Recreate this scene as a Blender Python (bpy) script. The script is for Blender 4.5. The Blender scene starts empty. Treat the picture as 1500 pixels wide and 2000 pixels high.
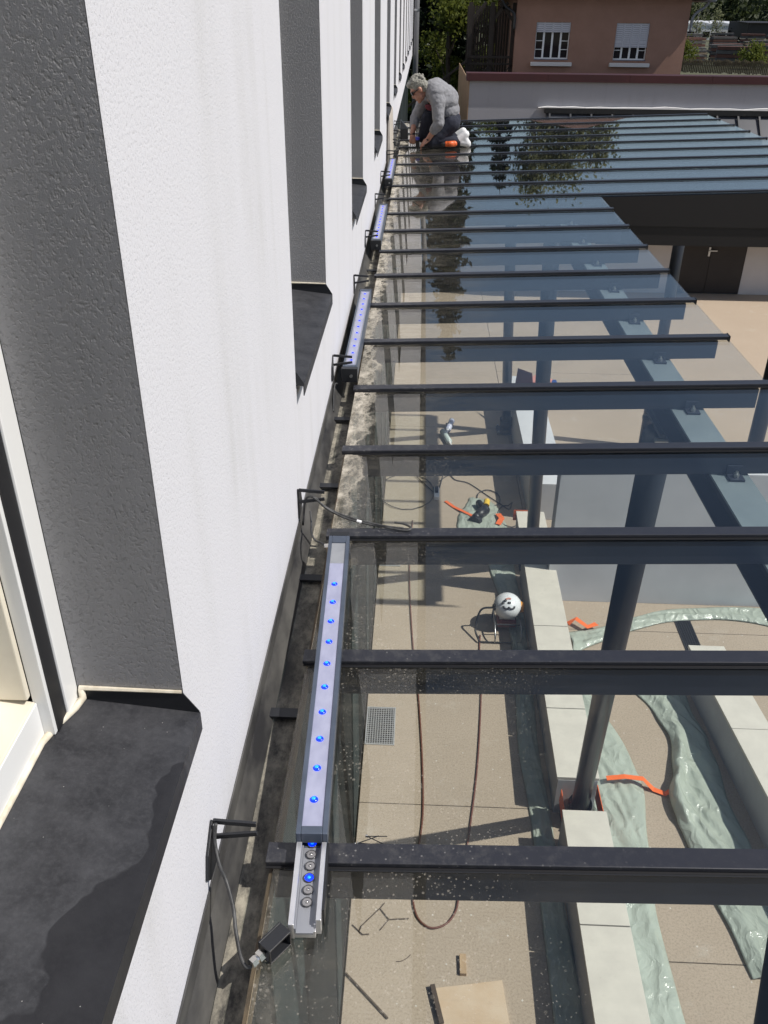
import bpy, math, random
import numpy as np
from mathutils import Vector, Matrix
random.seed(7); rng = np.random.default_rng(11)
sc = bpy.context.scene
COL = sc.collection

# ------------------------------------------------------------------ camera
f_px, pitch, yaw, roll = 1700.0, 0.5317, -0.0356, 0.0108
CAM = Vector((0.3714, 0.0, 1.527))
fw = Vector((math.sin(yaw)*math.cos(pitch), math.cos(yaw)*math.cos(pitch), -math.sin(pitch)))
rt = Vector((math.cos(yaw), -math.sin(yaw), 0)); up = rt.cross(fw)
r2 = math.cos(roll)*rt + math.sin(roll)*up; u2 = -math.sin(roll)*rt + math.cos(roll)*up
cd = bpy.data.cameras.new('camera'); cam = bpy.data.objects.new('camera', cd); COL.objects.link(cam)
cd.sensor_fit = 'VERTICAL'; cd.sensor_height = 24.0; cd.lens = 24.0*f_px/2000.0
cd.clip_start = 0.02; cd.clip_end = 3000
m = Matrix((r2, u2, -fw)).transposed().to_4x4(); m.translation = CAM
cam.matrix_world = m; sc.camera = cam
# ------------------------------------------------------------------ sky, sun, exposure
SUN = Vector((0.73, -0.14, 1.0)).normalized()
w = bpy.data.worlds.new('World'); sc.world = w; w.use_nodes = True
nt = w.node_tree; bg = nt.nodes['Background']
sky = nt.nodes.new('ShaderNodeTexSky'); sky.sky_type = 'NISHITA'; sky.sun_disc = False
sky.sun_elevation = math.asin(SUN.z); sky.sun_rotation = math.atan2(SUN.x, SUN.y)
sky.altitude = 400; sky.air_density = 1.0; sky.dust_density = 1.6; sky.ozone_density = 1.0
nt.links.new(sky.outputs[0], bg.inputs[0]); bg.inputs[1].default_value = 0.10
sl = bpy.data.lights.new('sun', 'SUN'); sl.energy = 4.5; sl.angle = math.radians(0.53); sl.color = (1.0, 0.955, 0.89)
so = bpy.data.objects.new('sun', sl); COL.objects.link(so); so.rotation_euler = SUN.to_track_quat('Z', 'Y').to_euler(); so.location = (8, -2, 14)
vs = sc.view_settings; vs.view_transform = 'Standard'; vs.look = 'None'; vs.exposure = 0.0; vs.gamma = 1.0; vs.use_curve_mapping = False
cy = sc.cycles; cy.max_bounces = 10; cy.transparent_max_bounces = 24; cy.glossy_bounces = 5; cy.diffuse_bounces = 4
cy.use_denoising = True; cy.caustics_reflective = False; cy.caustics_refractive = False

# ------------------------------------------------------------------ helpers
TA = math.tan(0.0396)                 # glass rises away from the wall
S = 0.62; Y0 = 1.148                  # rafter spacing and first rafter
G = -4.85                             # courtyard level
def gz(x): return TA*x
ORG = {}
class MB:
    def __init__(s): s.v = []; s.f = []
    def add(s, vs, fs):
        o = len(s.v); s.v += [tuple(q) for q in vs]; s.f += [tuple(i+o for i in f) for f in fs]; return s
    def box(s, x0, x1, y0, y1, z0, z1):
        return s.add([(x0,y0,z0),(x1,y0,z0),(x1,y1,z0),(x0,y1,z0),(x0,y0,z1),(x1,y0,z1),(x1,y1,z1),(x0,y1,z1)],
                     [(0,3,2,1),(4,5,6,7),(0,1,5,4),(1,2,6,5),(2,3,7,6),(3,0,4,7)])
    def slope(s, x0, x1, y0, y1, d0, d1):     # box that follows the slope of the glass
        b = [(x0,y0,gz(x0)+d0),(x1,y0,gz(x1)+d0),(x1,y1,gz(x1)+d0),(x0,y1,gz(x0)+d0),(x0,y0,gz(x0)+d1),(x1,y0,gz(x1)+d1),(x1,y1,gz(x1)+d1),(x0,y1,gz(x0)+d1)]
        return s.add(b, [(0,3,2,1),(4,5,6,7),(0,1,5,4),(1,2,6,5),(2,3,7,6),(3,0,4,7)])
    def obox(s, c, ax, ay, az):               # centre and three half vectors
        c, ax, ay, az = Vector(c), Vector(ax), Vector(ay), Vector(az)
        vs = [c+i*ax+j*ay+k*az for k in (-1,1) for i,j in ((-1,-1),(1,-1),(1,1),(-1,1))]
        return s.add(vs, [(0,3,2,1),(4,5,6,7),(0,1,5,4),(1,2,6,5),(2,3,7,6),(3,0,4,7)])
    def bar(s, a, b, wx, wz, upv=(0,0,1)):    # straight bar between two points
        a, b = Vector(a), Vector(b); d = (b-a); L = d.length; d = d/L
        sx = d.cross(Vector(upv)); sx.normalize(); sz = sx.cross(d)
        return s.obox((a+b)/2, d*L/2, sx*wx/2, sz*wz/2)
    def prism(s, poly, off):
        n = len(poly); off = Vector(off); vs = [Vector(p) for p in poly]; vs += [p+off for p in vs]
        return s.add(vs, [tuple(range(n-1,-1,-1)), tuple(range(n,2*n))] + [(i,(i+1)%n,n+(i+1)%n,n+i) for i in range(n)])
    def tube(s, pts, r, n=8, caps=True):
        pts = [Vector(p) for p in pts]; k = len(pts); rr = r if isinstance(r,(list,tuple)) else [r]*k
        t0 = (pts[1]-pts[0]).normalized(); ref = Vector((0,0,1)) if abs(t0.z) < .9 else Vector((1,0,0))
        nx = t0.cross(ref).normalized(); vs = []
        for i,p in enumerate(pts):
            t = (pts[min(i+1,k-1)]-pts[max(i-1,0)]).normalized()
            nx = (nx - t*nx.dot(t)).normalized(); ny = t.cross(nx)
            vs += [p + rr[i]*(math.cos(2*math.pi*j/n)*nx + math.sin(2*math.pi*j/n)*ny) for j in range(n)]
        fs = [(i*n+j, i*n+(j+1)%n, (i+1)*n+(j+1)%n, (i+1)*n+j) for i in range(k-1) for j in range(n)]
        if caps: fs += [tuple(range(n-1,-1,-1)), tuple(range((k-1)*n, k*n))]
        return s.add(vs, fs)
    def lathe(s, c, prof, n=22):              # profile of (radius, height) about a vertical axis
        c = Vector(c); vs = [c+Vector((r*math.cos(2*math.pi*j/n), r*math.sin(2*math.pi*j/n), h)) for r, h in prof for j in range(n)]
        return s.add(vs, [(i*n+j, i*n+(j+1)%n, (i+1)*n+(j+1)%n, (i+1)*n+j) for i in range(len(prof)-1) for j in range(n)])
    def ell(s, c, r, nu=14, nv=8, rot=None):
        c = Vector(c); vs = []; 
        for j in range(nv+1):
            th = math.pi*j/nv
            for i in range(nu):
                ph = 2*math.pi*i/nu
                q = Vector((r[0]*math.sin(th)*math.cos(ph), r[1]*math.sin(th)*math.sin(ph), r[2]*math.cos(th)))
                vs.append(c + (rot @ q if rot else q))
        fs = [(j*nu+i, (j+1)*nu+i, (j+1)*nu+(i+1)%nu, j*nu+(i+1)%nu) for j in range(nv) for i in range(nu)]
        return s.add(vs, fs)
    def cap(s, a, b, ra, rb, n=12):           # tapered capsule
        a, b = Vector(a), Vector(b); s.tube([a, b], [ra, rb], n); s.ell(a, (ra,)*3, n, 8); s.ell(b, (rb,)*3, n, 8); return s
    def grid(s, P):                           # P[i][j] points
        n, k = len(P), len(P[0]); vs = [p for row in P for p in row]
        return s.add(vs, [(i*k+j, (i+1)*k+j, (i+1)*k+j+1, i*k+j+1) for i in range(n-1) for j in range(k-1)])
    def build(s, name, mat, parent=None, smooth=False, bevel=0, label=None, cat=None, group=None, kind=None, solid=0):
        V = np.array(s.v, float)
        if parent is None:
            lo, hi = V.min(0), V.max(0); org = Vector(((lo[0]+hi[0])/2, (lo[1]+hi[1])/2, lo[2]))
        else: org = ORG[parent.name]
        me = bpy.data.meshes.new(name); me.from_pydata((V - np.array(org)).tolist(), [], s.f); me.update()
        me.materials.append(mat)
        if smooth: me.polygons.foreach_set('use_smooth', [True]*len(me.polygons))
        o = bpy.data.objects.new(name, me); COL.objects.link(o)
        if parent is None: o.location = org
        else: o.parent = parent
        ORG[o.name] = org
        if solid:
            q = o.modifiers.new('solid', 'SOLIDIFY'); q.thickness = solid; q.offset = 0
        if bevel:
            q = o.modifiers.new('bevel', 'BEVEL'); q.width = bevel; q.segments = 2; q.limit_method = 'ANGLE'
        return tag(o, label, cat, group, kind)
def tag(o, label=None, cat=None, group=None, kind=None):
    for k, v in (('label', label), ('category', cat), ('group', group), ('kind', kind)):
        if v: o[k] = v
    return o
def thing(name, loc, label, cat, group=None):
    o = bpy.data.objects.new(name, None); COL.objects.link(o); o.location = loc; o.empty_display_size = .1
    ORG[o.name] = Vector(loc); return tag(o, label, cat, group)
def share(o, loc, parent, name=None, mat=None):        # another object on the same mesh data, loc = offset from the source
    c = o.copy(); COL.objects.link(c); c.parent = parent
    src = ORG[o.name]; base = ORG[parent.name] if parent else Vector()
    c.location = src + Vector(loc) - base
    ORG[c.name] = src + Vector(loc)
    return c
def copy_tree(o, off, parent=None):
    c = o.copy(); COL.objects.link(c); c.parent = parent
    if parent is None: c.location = o.location + Vector(off)
    ORG[c.name] = ORG[o.name] + Vector(off)
    for ch in list(o.children): copy_tree(ch, off, c)
    return c

# ------------------------------------------------------------------ materials
def newmat(name):
    m = bpy.data.materials.new(name); m.use_nodes = True
    return m, m.node_tree, m.node_tree.nodes['Principled BSDF'], m.node_tree.nodes, m.node_tree.links
def val(c, k=1): return (c[0]*k, c[1]*k, c[2]*k, 1)
def pos(N, L, sx=1, sy=1, sz=1):
    g = N.new('ShaderNodeNewGeometry'); mp = N.new('ShaderNodeMapping'); mp.inputs['Scale'].default_value = (sx, sy, sz)
    L.new(g.outputs['Position'], mp.inputs['Vector']); return mp.outputs[0]
def noise(N, L, vec, scale, detail=4, rough=.6):
    n = N.new('ShaderNodeTexNoise'); n.inputs['Scale'].default_value = scale; n.inputs['Detail'].default_value = detail; n.inputs['Roughness'].default_value = rough
    L.new(vec, n.inputs['Vector']); return n.outputs['Fac']
def ramp(N, L, fac, a, b, ca=(0,0,0,1), cb=(1,1,1,1)):
    r = N.new('ShaderNodeValToRGB'); r.color_ramp.elements[0].position = a; r.color_ramp.elements[1].position = b
    r.color_ramp.elements[0].color = ca; r.color_ramp.elements[1].color = cb; L.new(fac, r.inputs[0]); return r.outputs[0]
def mth(N, L, op, a, b=None, clamp=False):
    n = N.new('ShaderNodeMath'); n.operation = op; n.use_clamp = clamp
    for i, q in enumerate((a, b)):
        if q is None: continue
        if isinstance(q, (int, float)): n.inputs[i].default_value = q
        else: L.new(q, n.inputs[i])
    return n.outputs[0]
def mr(N, L, v, a, b, c=0.0, d=1.0):          # clamped range map
    n = N.new('ShaderNodeMapRange'); L.new(v, n.inputs[0])
    for i, q in enumerate((a, b, c, d)): n.inputs[i+1].default_value = q
    return n.outputs[0]
def mixc(N, L, fac, a, b):
    n = N.new('ShaderNodeMix'); n.data_type = 'RGBA'
    if isinstance(fac, (int, float)): n.inputs[0].default_value = fac
    else: L.new(fac, n.inputs[0])
    for i, q in ((6, a), (7, b)):
        if isinstance(q, tuple): n.inputs[i].default_value = q
        else: L.new(q, n.inputs[i])
    return n.outputs[2]
def bumpn(N, L, P, h, dist, strength=1.0):
    b = N.new('ShaderNodeBump'); b.inputs['Distance'].default_value = dist; b.inputs['Strength'].default_value = strength
    L.new(h, b.inputs['Height']); L.new(b.outputs[0], P.inputs['Normal'])
def mat(name, c, rough=.6, metal=0.0, c2=None, vs=4, bump=0, bs=60, spec=.5, stretch=(1,1,1), lo=.35, hi=.65):
    m, t, P, N, L = newmat(name)
    P.inputs['Roughness'].default_value = rough; P.inputs['Metallic'].default_value = metal; P.inputs['Specular IOR Level'].default_value = spec
    P.inputs['Base Color'].default_value = val(c)
    v = pos(N, L, *stretch)
    if c2:
        L.new(mixc(N, L, ramp(N, L, noise(N, L, v, vs, 6), lo, hi), val(c), val(c2)), P.inputs['Base Color'])
    if bump: bumpn(N, L, P, noise(N, L, v, bs, 3), bump)
    return m
def emit(name, c, s):
    m, t, P, N, L = newmat(name); P.inputs['Base Color'].default_value = val(c); P.inputs['Emission Color'].default_value = val(c); P.inputs['Emission Strength'].default_value = s; P.inputs['Roughness'].default_value = .2
    return m
# facade render: fine pitted plaster with faint vertical runs
def stucco(name, c, dirt, bump, scale, rough=.85, spec=.3):
    m, t, P, N, L = newmat(name); v = pos(N, L)
    run = noise(N, L, pos(N, L, 6, 6, .25), 1.0, 3); blot = noise(N, L, v, 2.0, 5)
    fac = mth(N, L, 'MULTIPLY', ramp(N, L, run, .48, .78), ramp(N, L, blot, .38, .75))
    pit = noise(N, L, pos(N, L, 1, 1, .7), scale, 4, .62)
    pitm = ramp(N, L, pit, .26, .40, (1,1,1,1), (0,0,0,1))
    colr = mixc(N, L, fac, val(c), val(dirt))
    colr = mixc(N, L, mth(N, L, 'MULTIPLY', pitm, .28), colr, val(dirt, .6))
    L.new(colr, P.inputs['Base Color']); P.inputs['Roughness'].default_value = rough; P.inputs['Specular IOR Level'].default_value = spec
    h = mth(N, L, 'ADD', ramp(N, L, pit, .28, .5), mth(N, L, 'MULTIPLY', noise(N, L, v, scale*3, 2), .4))
    bumpn(N, L, P, h, bump); return m
M_STUCCO = stucco('white_render', (.685,.68,.71), (.55,.545,.54), .0006, 230)
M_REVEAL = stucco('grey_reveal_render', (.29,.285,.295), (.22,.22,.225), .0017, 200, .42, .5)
M_WHITE = mat('white_frame', (.80,.80,.79), .35)
M_CREAM = mat('cream_frame', (.74,.69,.57), .45, c2=(.66,.60,.49), vs=8)
M_BLACK = mat('black_rubber', (.012,.012,.014), .5)
M_CAULK = mat('cream_sealant', (.76,.70,.58), .6, c2=(.55,.49,.38), vs=30)
M_BLACKM = mat('black_powder_coat', (.016,.017,.02), .42, bump=.0002, bs=400)
M_ANTH = mat('anthracite_paint', (.022,.026,.042), .38, c2=(.034,.038,.056), vs=3, bump=.0002, bs=300)
M_STEEL = mat('anthracite_column_paint', (.010,.011,.015), .35, c2=(.016,.017,.021), vs=6)
M_FLANGE = mat('blue_grey_primer', (.19,.225,.25), .45, c2=(.155,.185,.21), vs=5)
M_BOLT = mat('zinc_bolt', (.45,.46,.47), .35, 1.0)
M_CHROME = mat('nickel_gland', (.62,.60,.56), .18, 1.0)
M_ALU = mat('bare_aluminium', (.78,.78,.80), .32, .75, c2=(.7,.7,.72), vs=20)
M_ALUG = mat('grey_tray', (.30,.31,.34), .42, .3)
M_HOUS = mat('slate_housing', (.085,.105,.145), .42, .2, c2=(.065,.08,.11), vs=12)
M_LENS = mat('frosted_lens', (.35,.36,.475), .36, c2=(.28,.29,.40), vs=26, stretch=(1,.5,1))
M_LENSG = mat('shaded_diffuser', (.27,.28,.30), .3, c2=(.22,.23,.25), vs=20)  # shade on the far lens end is put into this greyer colour
M_CLEAR = mat('clear_collimator', (.10,.10,.105), .10, .4)
M_BLUE = emit('blue_led', (.001,.03,1.0), 1.3); M_BLUEC = emit('bright_blue_led', (.01,.26,1.0), 1.3)
M_RINGG = mat('grey_collimator_disc', (.24,.235,.245), .12, .1)
def sillmat():
    m, t, P, N, L = newmat('anthracite_sill_sheet'); v = pos(N, L)
    a = noise(N, L, v, 14, 7, .7); b = noise(N, L, v, 110, 4, .7)
    c = mixc(N, L, ramp(N, L, a, .32, .68), val((.020,.0205,.024)), val((.054,.055,.061)))
    c = mixc(N, L, mth(N, L, 'MULTIPLY', ramp(N, L, b, .45, .7), .35), c, val((.075,.075,.082)))
    # darker patch along the front edge, with a ragged outline of its own
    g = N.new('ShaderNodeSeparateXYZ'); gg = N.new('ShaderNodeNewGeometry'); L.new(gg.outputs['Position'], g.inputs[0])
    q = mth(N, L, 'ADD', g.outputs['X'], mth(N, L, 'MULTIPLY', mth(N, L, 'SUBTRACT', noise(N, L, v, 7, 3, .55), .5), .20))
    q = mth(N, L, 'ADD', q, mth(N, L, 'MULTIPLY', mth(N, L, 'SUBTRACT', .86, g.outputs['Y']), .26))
    dark_patch = ramp(N, L, q, -.075, -.015)
    near = mr(N, L, g.outputs['Y'], 1.1, 1.3, 1.0, .6); dark_patch = mth(N, L, 'MULTIPLY', dark_patch, near)
    c = mixc(N, L, mth(N, L, 'MULTIPLY', dark_patch, .72), c, val((.010,.010,.013)))
    sp = N.new('ShaderNodeTexVoronoi'); sp.inputs['Scale'].default_value = 45; L.new(v, sp.inputs['Vector'])
    c = mixc(N, L, ramp(N, L, sp.outputs['Distance'], .02, .04, (.7,.7,.7,1), (0,0,0,1)), c, val((.45,.44,.42)))
    L.new(c, P.inputs['Base Color']); P.inputs['Roughness'].default_value = .5; P.inputs['Specular IOR Level'].default_value = .4
    bumpn(N, L, P, b, .0003); return m
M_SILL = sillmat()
def concrete(name, c, c2, spot):
    m, t, P, N, L = newmat(name); v = pos(N, L)
    a = noise(N, L, v, .8, 6, .65); b = noise(N, L, v, 60, 4, .7)
    k = mixc(N, L, ramp(N, L, a, .3, .7), val(c), val(c2)); k = mixc(N, L, mth(N, L, 'MULTIPLY', ramp(N, L, b, .46, .68), .75), k, val(spot))
    g = N.new('ShaderNodeTexVoronoi'); g.inputs['Scale'].default_value = 9; L.new(v, g.inputs['Vector'])
    k = mixc(N, L, ramp(N, L, g.outputs['Distance'], .05, .075, (.8,.8,.8,1), (0,0,0,1)), k, val((.62,.60,.55)))
    st = mth(N, L, 'MULTIPLY', ramp(N, L, noise(N, L, v, .55, 5, .7), .52, .72), ramp(N, L, noise(N, L, v, 6, 5, .7), .35, .7)); k = mixc(N, L, mth(N, L, 'MULTIPLY', st, .30), k, val(spot, .75))
    k = mixc(N, L, mth(N, L, 'MULTIPLY', ramp(N, L, noise(N, L, v, 2.2, 6, .75), .58, .7), .28), k, val((.52,.48,.42)))
    L.new(k, P.inputs['Base Color']); P.inputs['Roughness'].default_value = .9; P.inputs['Specular IOR Level'].default_value = .25
    bumpn(N, L, P, b, .002); return m
M_CONC = concrete('courtyard_concrete', (.37,.305,.235), (.42,.35,.275), (.25,.20,.15))
M_CONC2 = concrete('outer_paving_concrete', (.41,.33,.25), (.45,.365,.28), (.34,.26,.18))
M_COPE = mat('cream_coping_stone', (.60,.57,.50), .8, c2=(.54,.51,.45), vs=5, bump=.0004, bs=90)
M_CURB = mat('grey_kerb_render', (.42,.42,.43), .85, c2=(.36,.36,.37), vs=3, bump=.001, bs=60)
M_GWALL = mat('pale_grey_render', (.60,.61,.63), .85, c2=(.52,.53,.55), vs=1.2, bump=.001, bs=50)
def glassmat(dirty):
    m, t, P, N, L = newmat('silted_canopy_glass' if dirty else 'canopy_glass'); N.remove(P); out = N['Material Output']
    lw = N.new('ShaderNodeLayerWeight'); lw.inputs[0].default_value = .5
    fr = mth(N, L, 'ADD', .035, mth(N, L, 'MULTIPLY', .93, mth(N, L, 'POWER', lw.outputs['Facing'], 5.0)), True)
    tr = N.new('ShaderNodeBsdfTransparent'); tr.inputs[0].default_value = (.945,.968,.955,1)
    gl = N.new('ShaderNodeBsdfGlossy'); gl.inputs['Roughness'].default_value = 0.012; gl.inputs[0].default_value = (1,.965,.93,1)
    mx = N.new('ShaderNodeMixShader'); L.new(fr, mx.inputs[0]); L.new(tr.outputs[0], mx.inputs[1]); L.new(gl.outputs[0], mx.inputs[2])
    if not dirty:
        L.new(mx.outputs[0], out.inputs[0]); return m
    v = pos(N, L)
    g = N.new('ShaderNodeSeparateXYZ'); gg = N.new('ShaderNodeNewGeometry'); L.new(gg.outputs['Position'], g.inputs[0]); X = g.outputs['X']
    # sandy silt washed against the lower edge, ragged
    nz = noise(N, L, pos(N, L, 1, .55, 1), 16, 4, .7); n2 = noise(N, L, v, 3.1, 2)
    q = mth(N, L, 'ADD', X, mth(N, L, 'MULTIPLY', mth(N, L, 'SUBTRACT', nz, .5), .24)); q = mth(N, L, 'ADD', q, mth(N, L, 'MULTIPLY', mth(N, L, 'SUBTRACT', n2, .5), .2))
    silt = mth(N, L, 'MULTIPLY', ramp(N, L, q, .172, .196, (1,1,1,1), (0,0,0,1)), ramp(N, L, nz, .36, .62, (.30,.30,.30,1), (.95,.95,.95,1)))
    silt = mth(N, L, 'MULTIPLY', silt, mr(N, L, g.outputs['Y'], 2.0, 2.7, .25, 1.0))
    # brown film that thins out with distance from the wall
    fn = noise(N, L, pos(N, L, 1, 2.4, 1), 5, 5, .7)
    film = mth(N, L, 'MULTIPLY', ramp(N, L, X, .1, 1.05, (.26,.26,.26,1), (0,0,0,1)), ramp(N, L, fn, .36, .74))
    film = mth(N, L, 'MULTIPLY', film, mr(N, L, g.outputs['Y'], 2.5, 5.5, .6, 1.7))
    # dried drops
    vo = N.new('ShaderNodeTexVoronoi'); vo.voronoi_dimensions = '2D'; vo.inputs['Scale'].default_value = 105; L.new(v, vo.inputs['Vector'])
    vo2 = N.new('ShaderNodeTexVoronoi'); vo2.voronoi_dimensions = '2D'; vo2.inputs['Scale'].default_value = 24; L.new(v, vo2.inputs['Vector'])
    dens = mth(N, L, 'MULTIPLY', ramp(N, L, X, .15, 1.08, (1,1,1,1), (0,0,0,1)), ramp(N, L, n2, .3, .62))
    rnd = lambda q, k: mth(N, L, 'MULTIPLY', mth(N, L, 'MULTIPLY', dens, k), mth(N, L, 'POWER', mth(N, L, 'FRACT', mth(N, L, 'MULTIPLY', q.outputs['Color'], 7.13)), 2.2))
    d1 = mth(N, L, 'LESS_THAN', vo.outputs['Distance'], rnd(vo, .46)); d2 = mth(N, L, 'LESS_THAN', vo2.outputs['Distance'], rnd(vo2, .24))
    dr = mth(N, L, 'ADD', mth(N, L, 'MULTIPLY', d1, .20), mth(N, L, 'MULTIPLY', d2, .10))
    # wiped and run-down smears
    sm = mth(N, L, 'MULTIPLY', ramp(N, L, noise(N, L, pos(N, L, 1.1, 9, 1), 3.0, 4, .75), .52, .78), ramp(N, L, X, .12, 1.08, (.16,.16,.16,1), (0,0,0,1))); film = mth(N, L, 'ADD', film, sm)
    al = mth(N, L, 'MAXIMUM', mth(N, L, 'ADD', film, dr), silt, True)
    df = N.new('ShaderNodeBsdfDiffuse'); L.new(mixc(N, L, mth(N, L, 'MAXIMUM', silt, mth(N, L, 'MULTIPLY', dr, 4.0), True), val((.19,.175,.14)), val((.52,.475,.40))), df.inputs[0])
    m2 = N.new('ShaderNodeMixShader'); L.new(al, m2.inputs[0]); L.new(mx.outputs[0], m2.inputs[1]); L.new(df.outputs[0], m2.inputs[2])
    L.new(m2.outputs[0], out.inputs[0]); return m
M_GLASSD = glassmat(True)
M_GLASS = glassmat(False)
def capmat():
    m, t, P, N, L = newmat('cover_cap_paint'); v = pos(N, L)
    g = N.new('ShaderNodeSeparateXYZ'); gg = N.new('ShaderNodeNewGeometry'); L.new(gg.outputs['Position'], g.inputs[0])
    d = mth(N, L, 'MULTIPLY', ramp(N, L, g.outputs['X'], .1, 1.0, (1,1,1,1), (.12,.12,.12,1)), ramp(N, L, noise(N, L, v, 38, 7, .75), .48, .72))
    vo = N.new('ShaderNodeTexVoronoi'); vo.inputs['Scale'].default_value = 60; L.new(v, vo.inputs['Vector'])
    sp = mth(N, L, 'MULTIPLY', ramp(N, L, vo.outputs['Distance'], .10, .16, (1,1,1,1), (0,0,0,1)), ramp(N, L, g.outputs['X'], .1, .9, (.8,.8,.8,1), (.03,.03,.03,1)))
    c = mixc(N, L, mth(N, L, 'MULTIPLY', d, .4), val((.021,.022,.029)), val((.16,.155,.145))); c = mixc(N, L, mth(N, L, 'MULTIPLY', sp, .55), c, val((.38,.37,.35)))
    L.new(c, P.inputs['Base Color']); P.inputs['Roughness'].default_value = .38; bumpn(N, L, P, noise(N, L, v, 200, 3), .0002); return m
M_CAP = capmat()
def guttermat():
    m, t, P, N, L = newmat('silted_gutter'); v = pos(N, L, 1, .6, 1)
    n1 = noise(N, L, v, 26, 7, .75); n2 = noise(N, L, v, 5, 4)
    k = mth(N, L, 'MULTIPLY', ramp(N, L, n1, .35, .6), ramp(N, L, n2, .3, .6))
    L.new(mixc(N, L, k, val((.055,.052,.046)), val((.40,.365,.29))), P.inputs['Base Color']); P.inputs['Roughness'].default_value = .8; bumpn(N, L, P, n1, .003); return m
M_GUT = guttermat()
M_FLASH = mat('dusty_flashing', (.028,.028,.03), .4, c2=(.11,.107,.10), vs=9, stretch=(1,.4,1))
M_DARKP = mat('dark_facade_panel', (.016,.019,.020), .85, c2=(.026,.030,.031), vs=2, spec=.1)
M_GREENP = mat('green_grey_facade_panel', (.050,.064,.064), .85, c2=(.036,.046,.048), vs=2, spec=.1)
M_HGL = mat('dark_office_glass', (.03,.034,.036), .06)
def tarpmat(name, c, tr):
    m, t, P, N, L = newmat(name); v = pos(N, L)
    L.new(mixc(N, L, noise(N, L, v, 5, 5), val(c, .80), val(c, 1.15)), P.inputs['Base Color']); P.inputs['Roughness'].default_value = .16; P.inputs['Specular IOR Level'].default_value = .8
    wq = N.new('ShaderNodeMapping'); wq.inputs['Scale'].default_value = (1.7,.8,1); nd = N.new('ShaderNodeTexNoise'); nd.inputs['Scale'].default_value = 3; nd.inputs['Detail'].default_value = 2; L.new(v, nd.inputs['Vector'])
    ad = N.new('ShaderNodeVectorMath'); ad.operation = 'MULTIPLY_ADD'; ad.inputs[1].default_value = (.35,.35,.35); L.new(nd.outputs['Color'], ad.inputs[0]); L.new(v, ad.inputs[2]); L.new(ad.outputs[0], wq.inputs[0])
    cr = N.new('ShaderNodeTexVoronoi'); cr.feature = 'F1'; cr.inputs['Scale'].default_value = 7; L.new(wq.outputs[0], cr.inputs['Vector'])
    hh = mth(N, L, 'ADD', cr.outputs['Distance'], mth(N, L, 'MULTIPLY', noise(N, L, wq.outputs[0], 16, 4, .6), .55))
    bumpn(N, L, P, hh, .022)
    tl = N.new('ShaderNodeBsdfTranslucent'); tl.inputs[0].default_value = val(c); mx = N.new('ShaderNodeMixShader'); mx.inputs[0].default_value = tr
    L.new(P.outputs[0], mx.inputs[1]); L.new(tl.outputs[0], mx.inputs[2])
    tp = N.new('ShaderNodeBsdfTransparent'); tp.inputs[0].default_value = (.82,.92,.85,1); m2 = N.new('ShaderNodeMixShader'); m2.inputs[0].default_value = .12; L.new(mx.outputs[0], m2.inputs[1]); L.new(tp.outputs[0], m2.inputs[2])
    L.new(m2.outputs[0], N['Material Output'].inputs[0]); return m
M_TARP = tarpmat('green_plastic_film', (.55,.605,.53), .25)
M_ORANGE = mat('orange_tape', (.80,.16,.04), .5); M_RED = mat('oxide_red_coping', (.050,.008,.010), .6, c2=(.036,.006,.008), vs=1)
M_WOOD = mat('weathered_wood', (.46,.33,.20), .8, c2=(.36,.25,.15), vs=10, stretch=(3,.6,1)); M_TWIG = mat('dry_twig', (.07,.05,.035), .9)
M_PLY = mat('plywood', (.50,.37,.245), .75, c2=(.56,.45,.33), vs=4)
M_HOSE = mat('brown_cable', (.13,.045,.03), .6); M_CABLE = mat('black_cable', (.02,.02,.02), .5, c2=(.07,.07,.07), vs=40)
M_SKIN = mat('skin', (.42,.215,.15), .55, c2=(.36,.17,.12), vs=20); M_SHIRT = mat('grey_marl_jersey', (.215,.215,.23), .95, c2=(.26,.26,.275), vs=30, bump=.004, bs=22)
M_PRINT = mat('maroon_print', (.12,.02,.03), .8); M_JEANS = mat('navy_trousers', (.012,.014,.026), .9, c2=(.022,.025,.04), vs=15, bump=.004, bs=25)
M_HAIR = mat('grey_hair', (.33,.32,.28), .7, c2=(.16,.155,.13), vs=45, stretch=(1,1,.5), bump=.01, bs=60)
M_SHOE = mat('white_trainer', (.74,.74,.74), .6); M_GLS = mat('dark_sunglasses', (.015,.012,.014), .15)

# ================================================================== SETTING
MB().box(-900, 1400, -300, 1900, G-.6, G-.03).build('ground', mat('field_ground', (.10,.095,.06), .95, c2=(.075,.085,.04), vs=.05), kind='structure')
court = tag(bpy.data.objects.new('courtyard', None), kind='structure'); COL.objects.link(court); court.location = (3, 10, G); ORG['courtyard'] = Vector((3, 10, G))
def slab(x0, x1, y0, y1, mt): MB().box(x0+.004, x1-.004, y0+.004, y1-.004, G-.10, G).build('slab', mt, court, bevel=.004)
for a, b in zip((-3, 1.42, 5.55, 9.68, 13.8, 17.9), (1.42, 5.55, 9.68, 13.8, 17.9, 22.28)): slab(-.03, 2.0, a, b, M_CONC)
for a, b in zip((-3, 0, 4.12, 8.24, 12.4, 16.5), (0, 4.12, 8.24, 12.4, 16.5, 22.28)): slab(2.0, 4.7, a, b, M_CONC)
for a, b in zip((-3, 4.12, 12.4), (4.12, 12.4, 22.28)):
    slab(4.7, 9.4, a, b, M_CONC2); slab(9.4, 15, a, b, M_CONC2)

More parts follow.
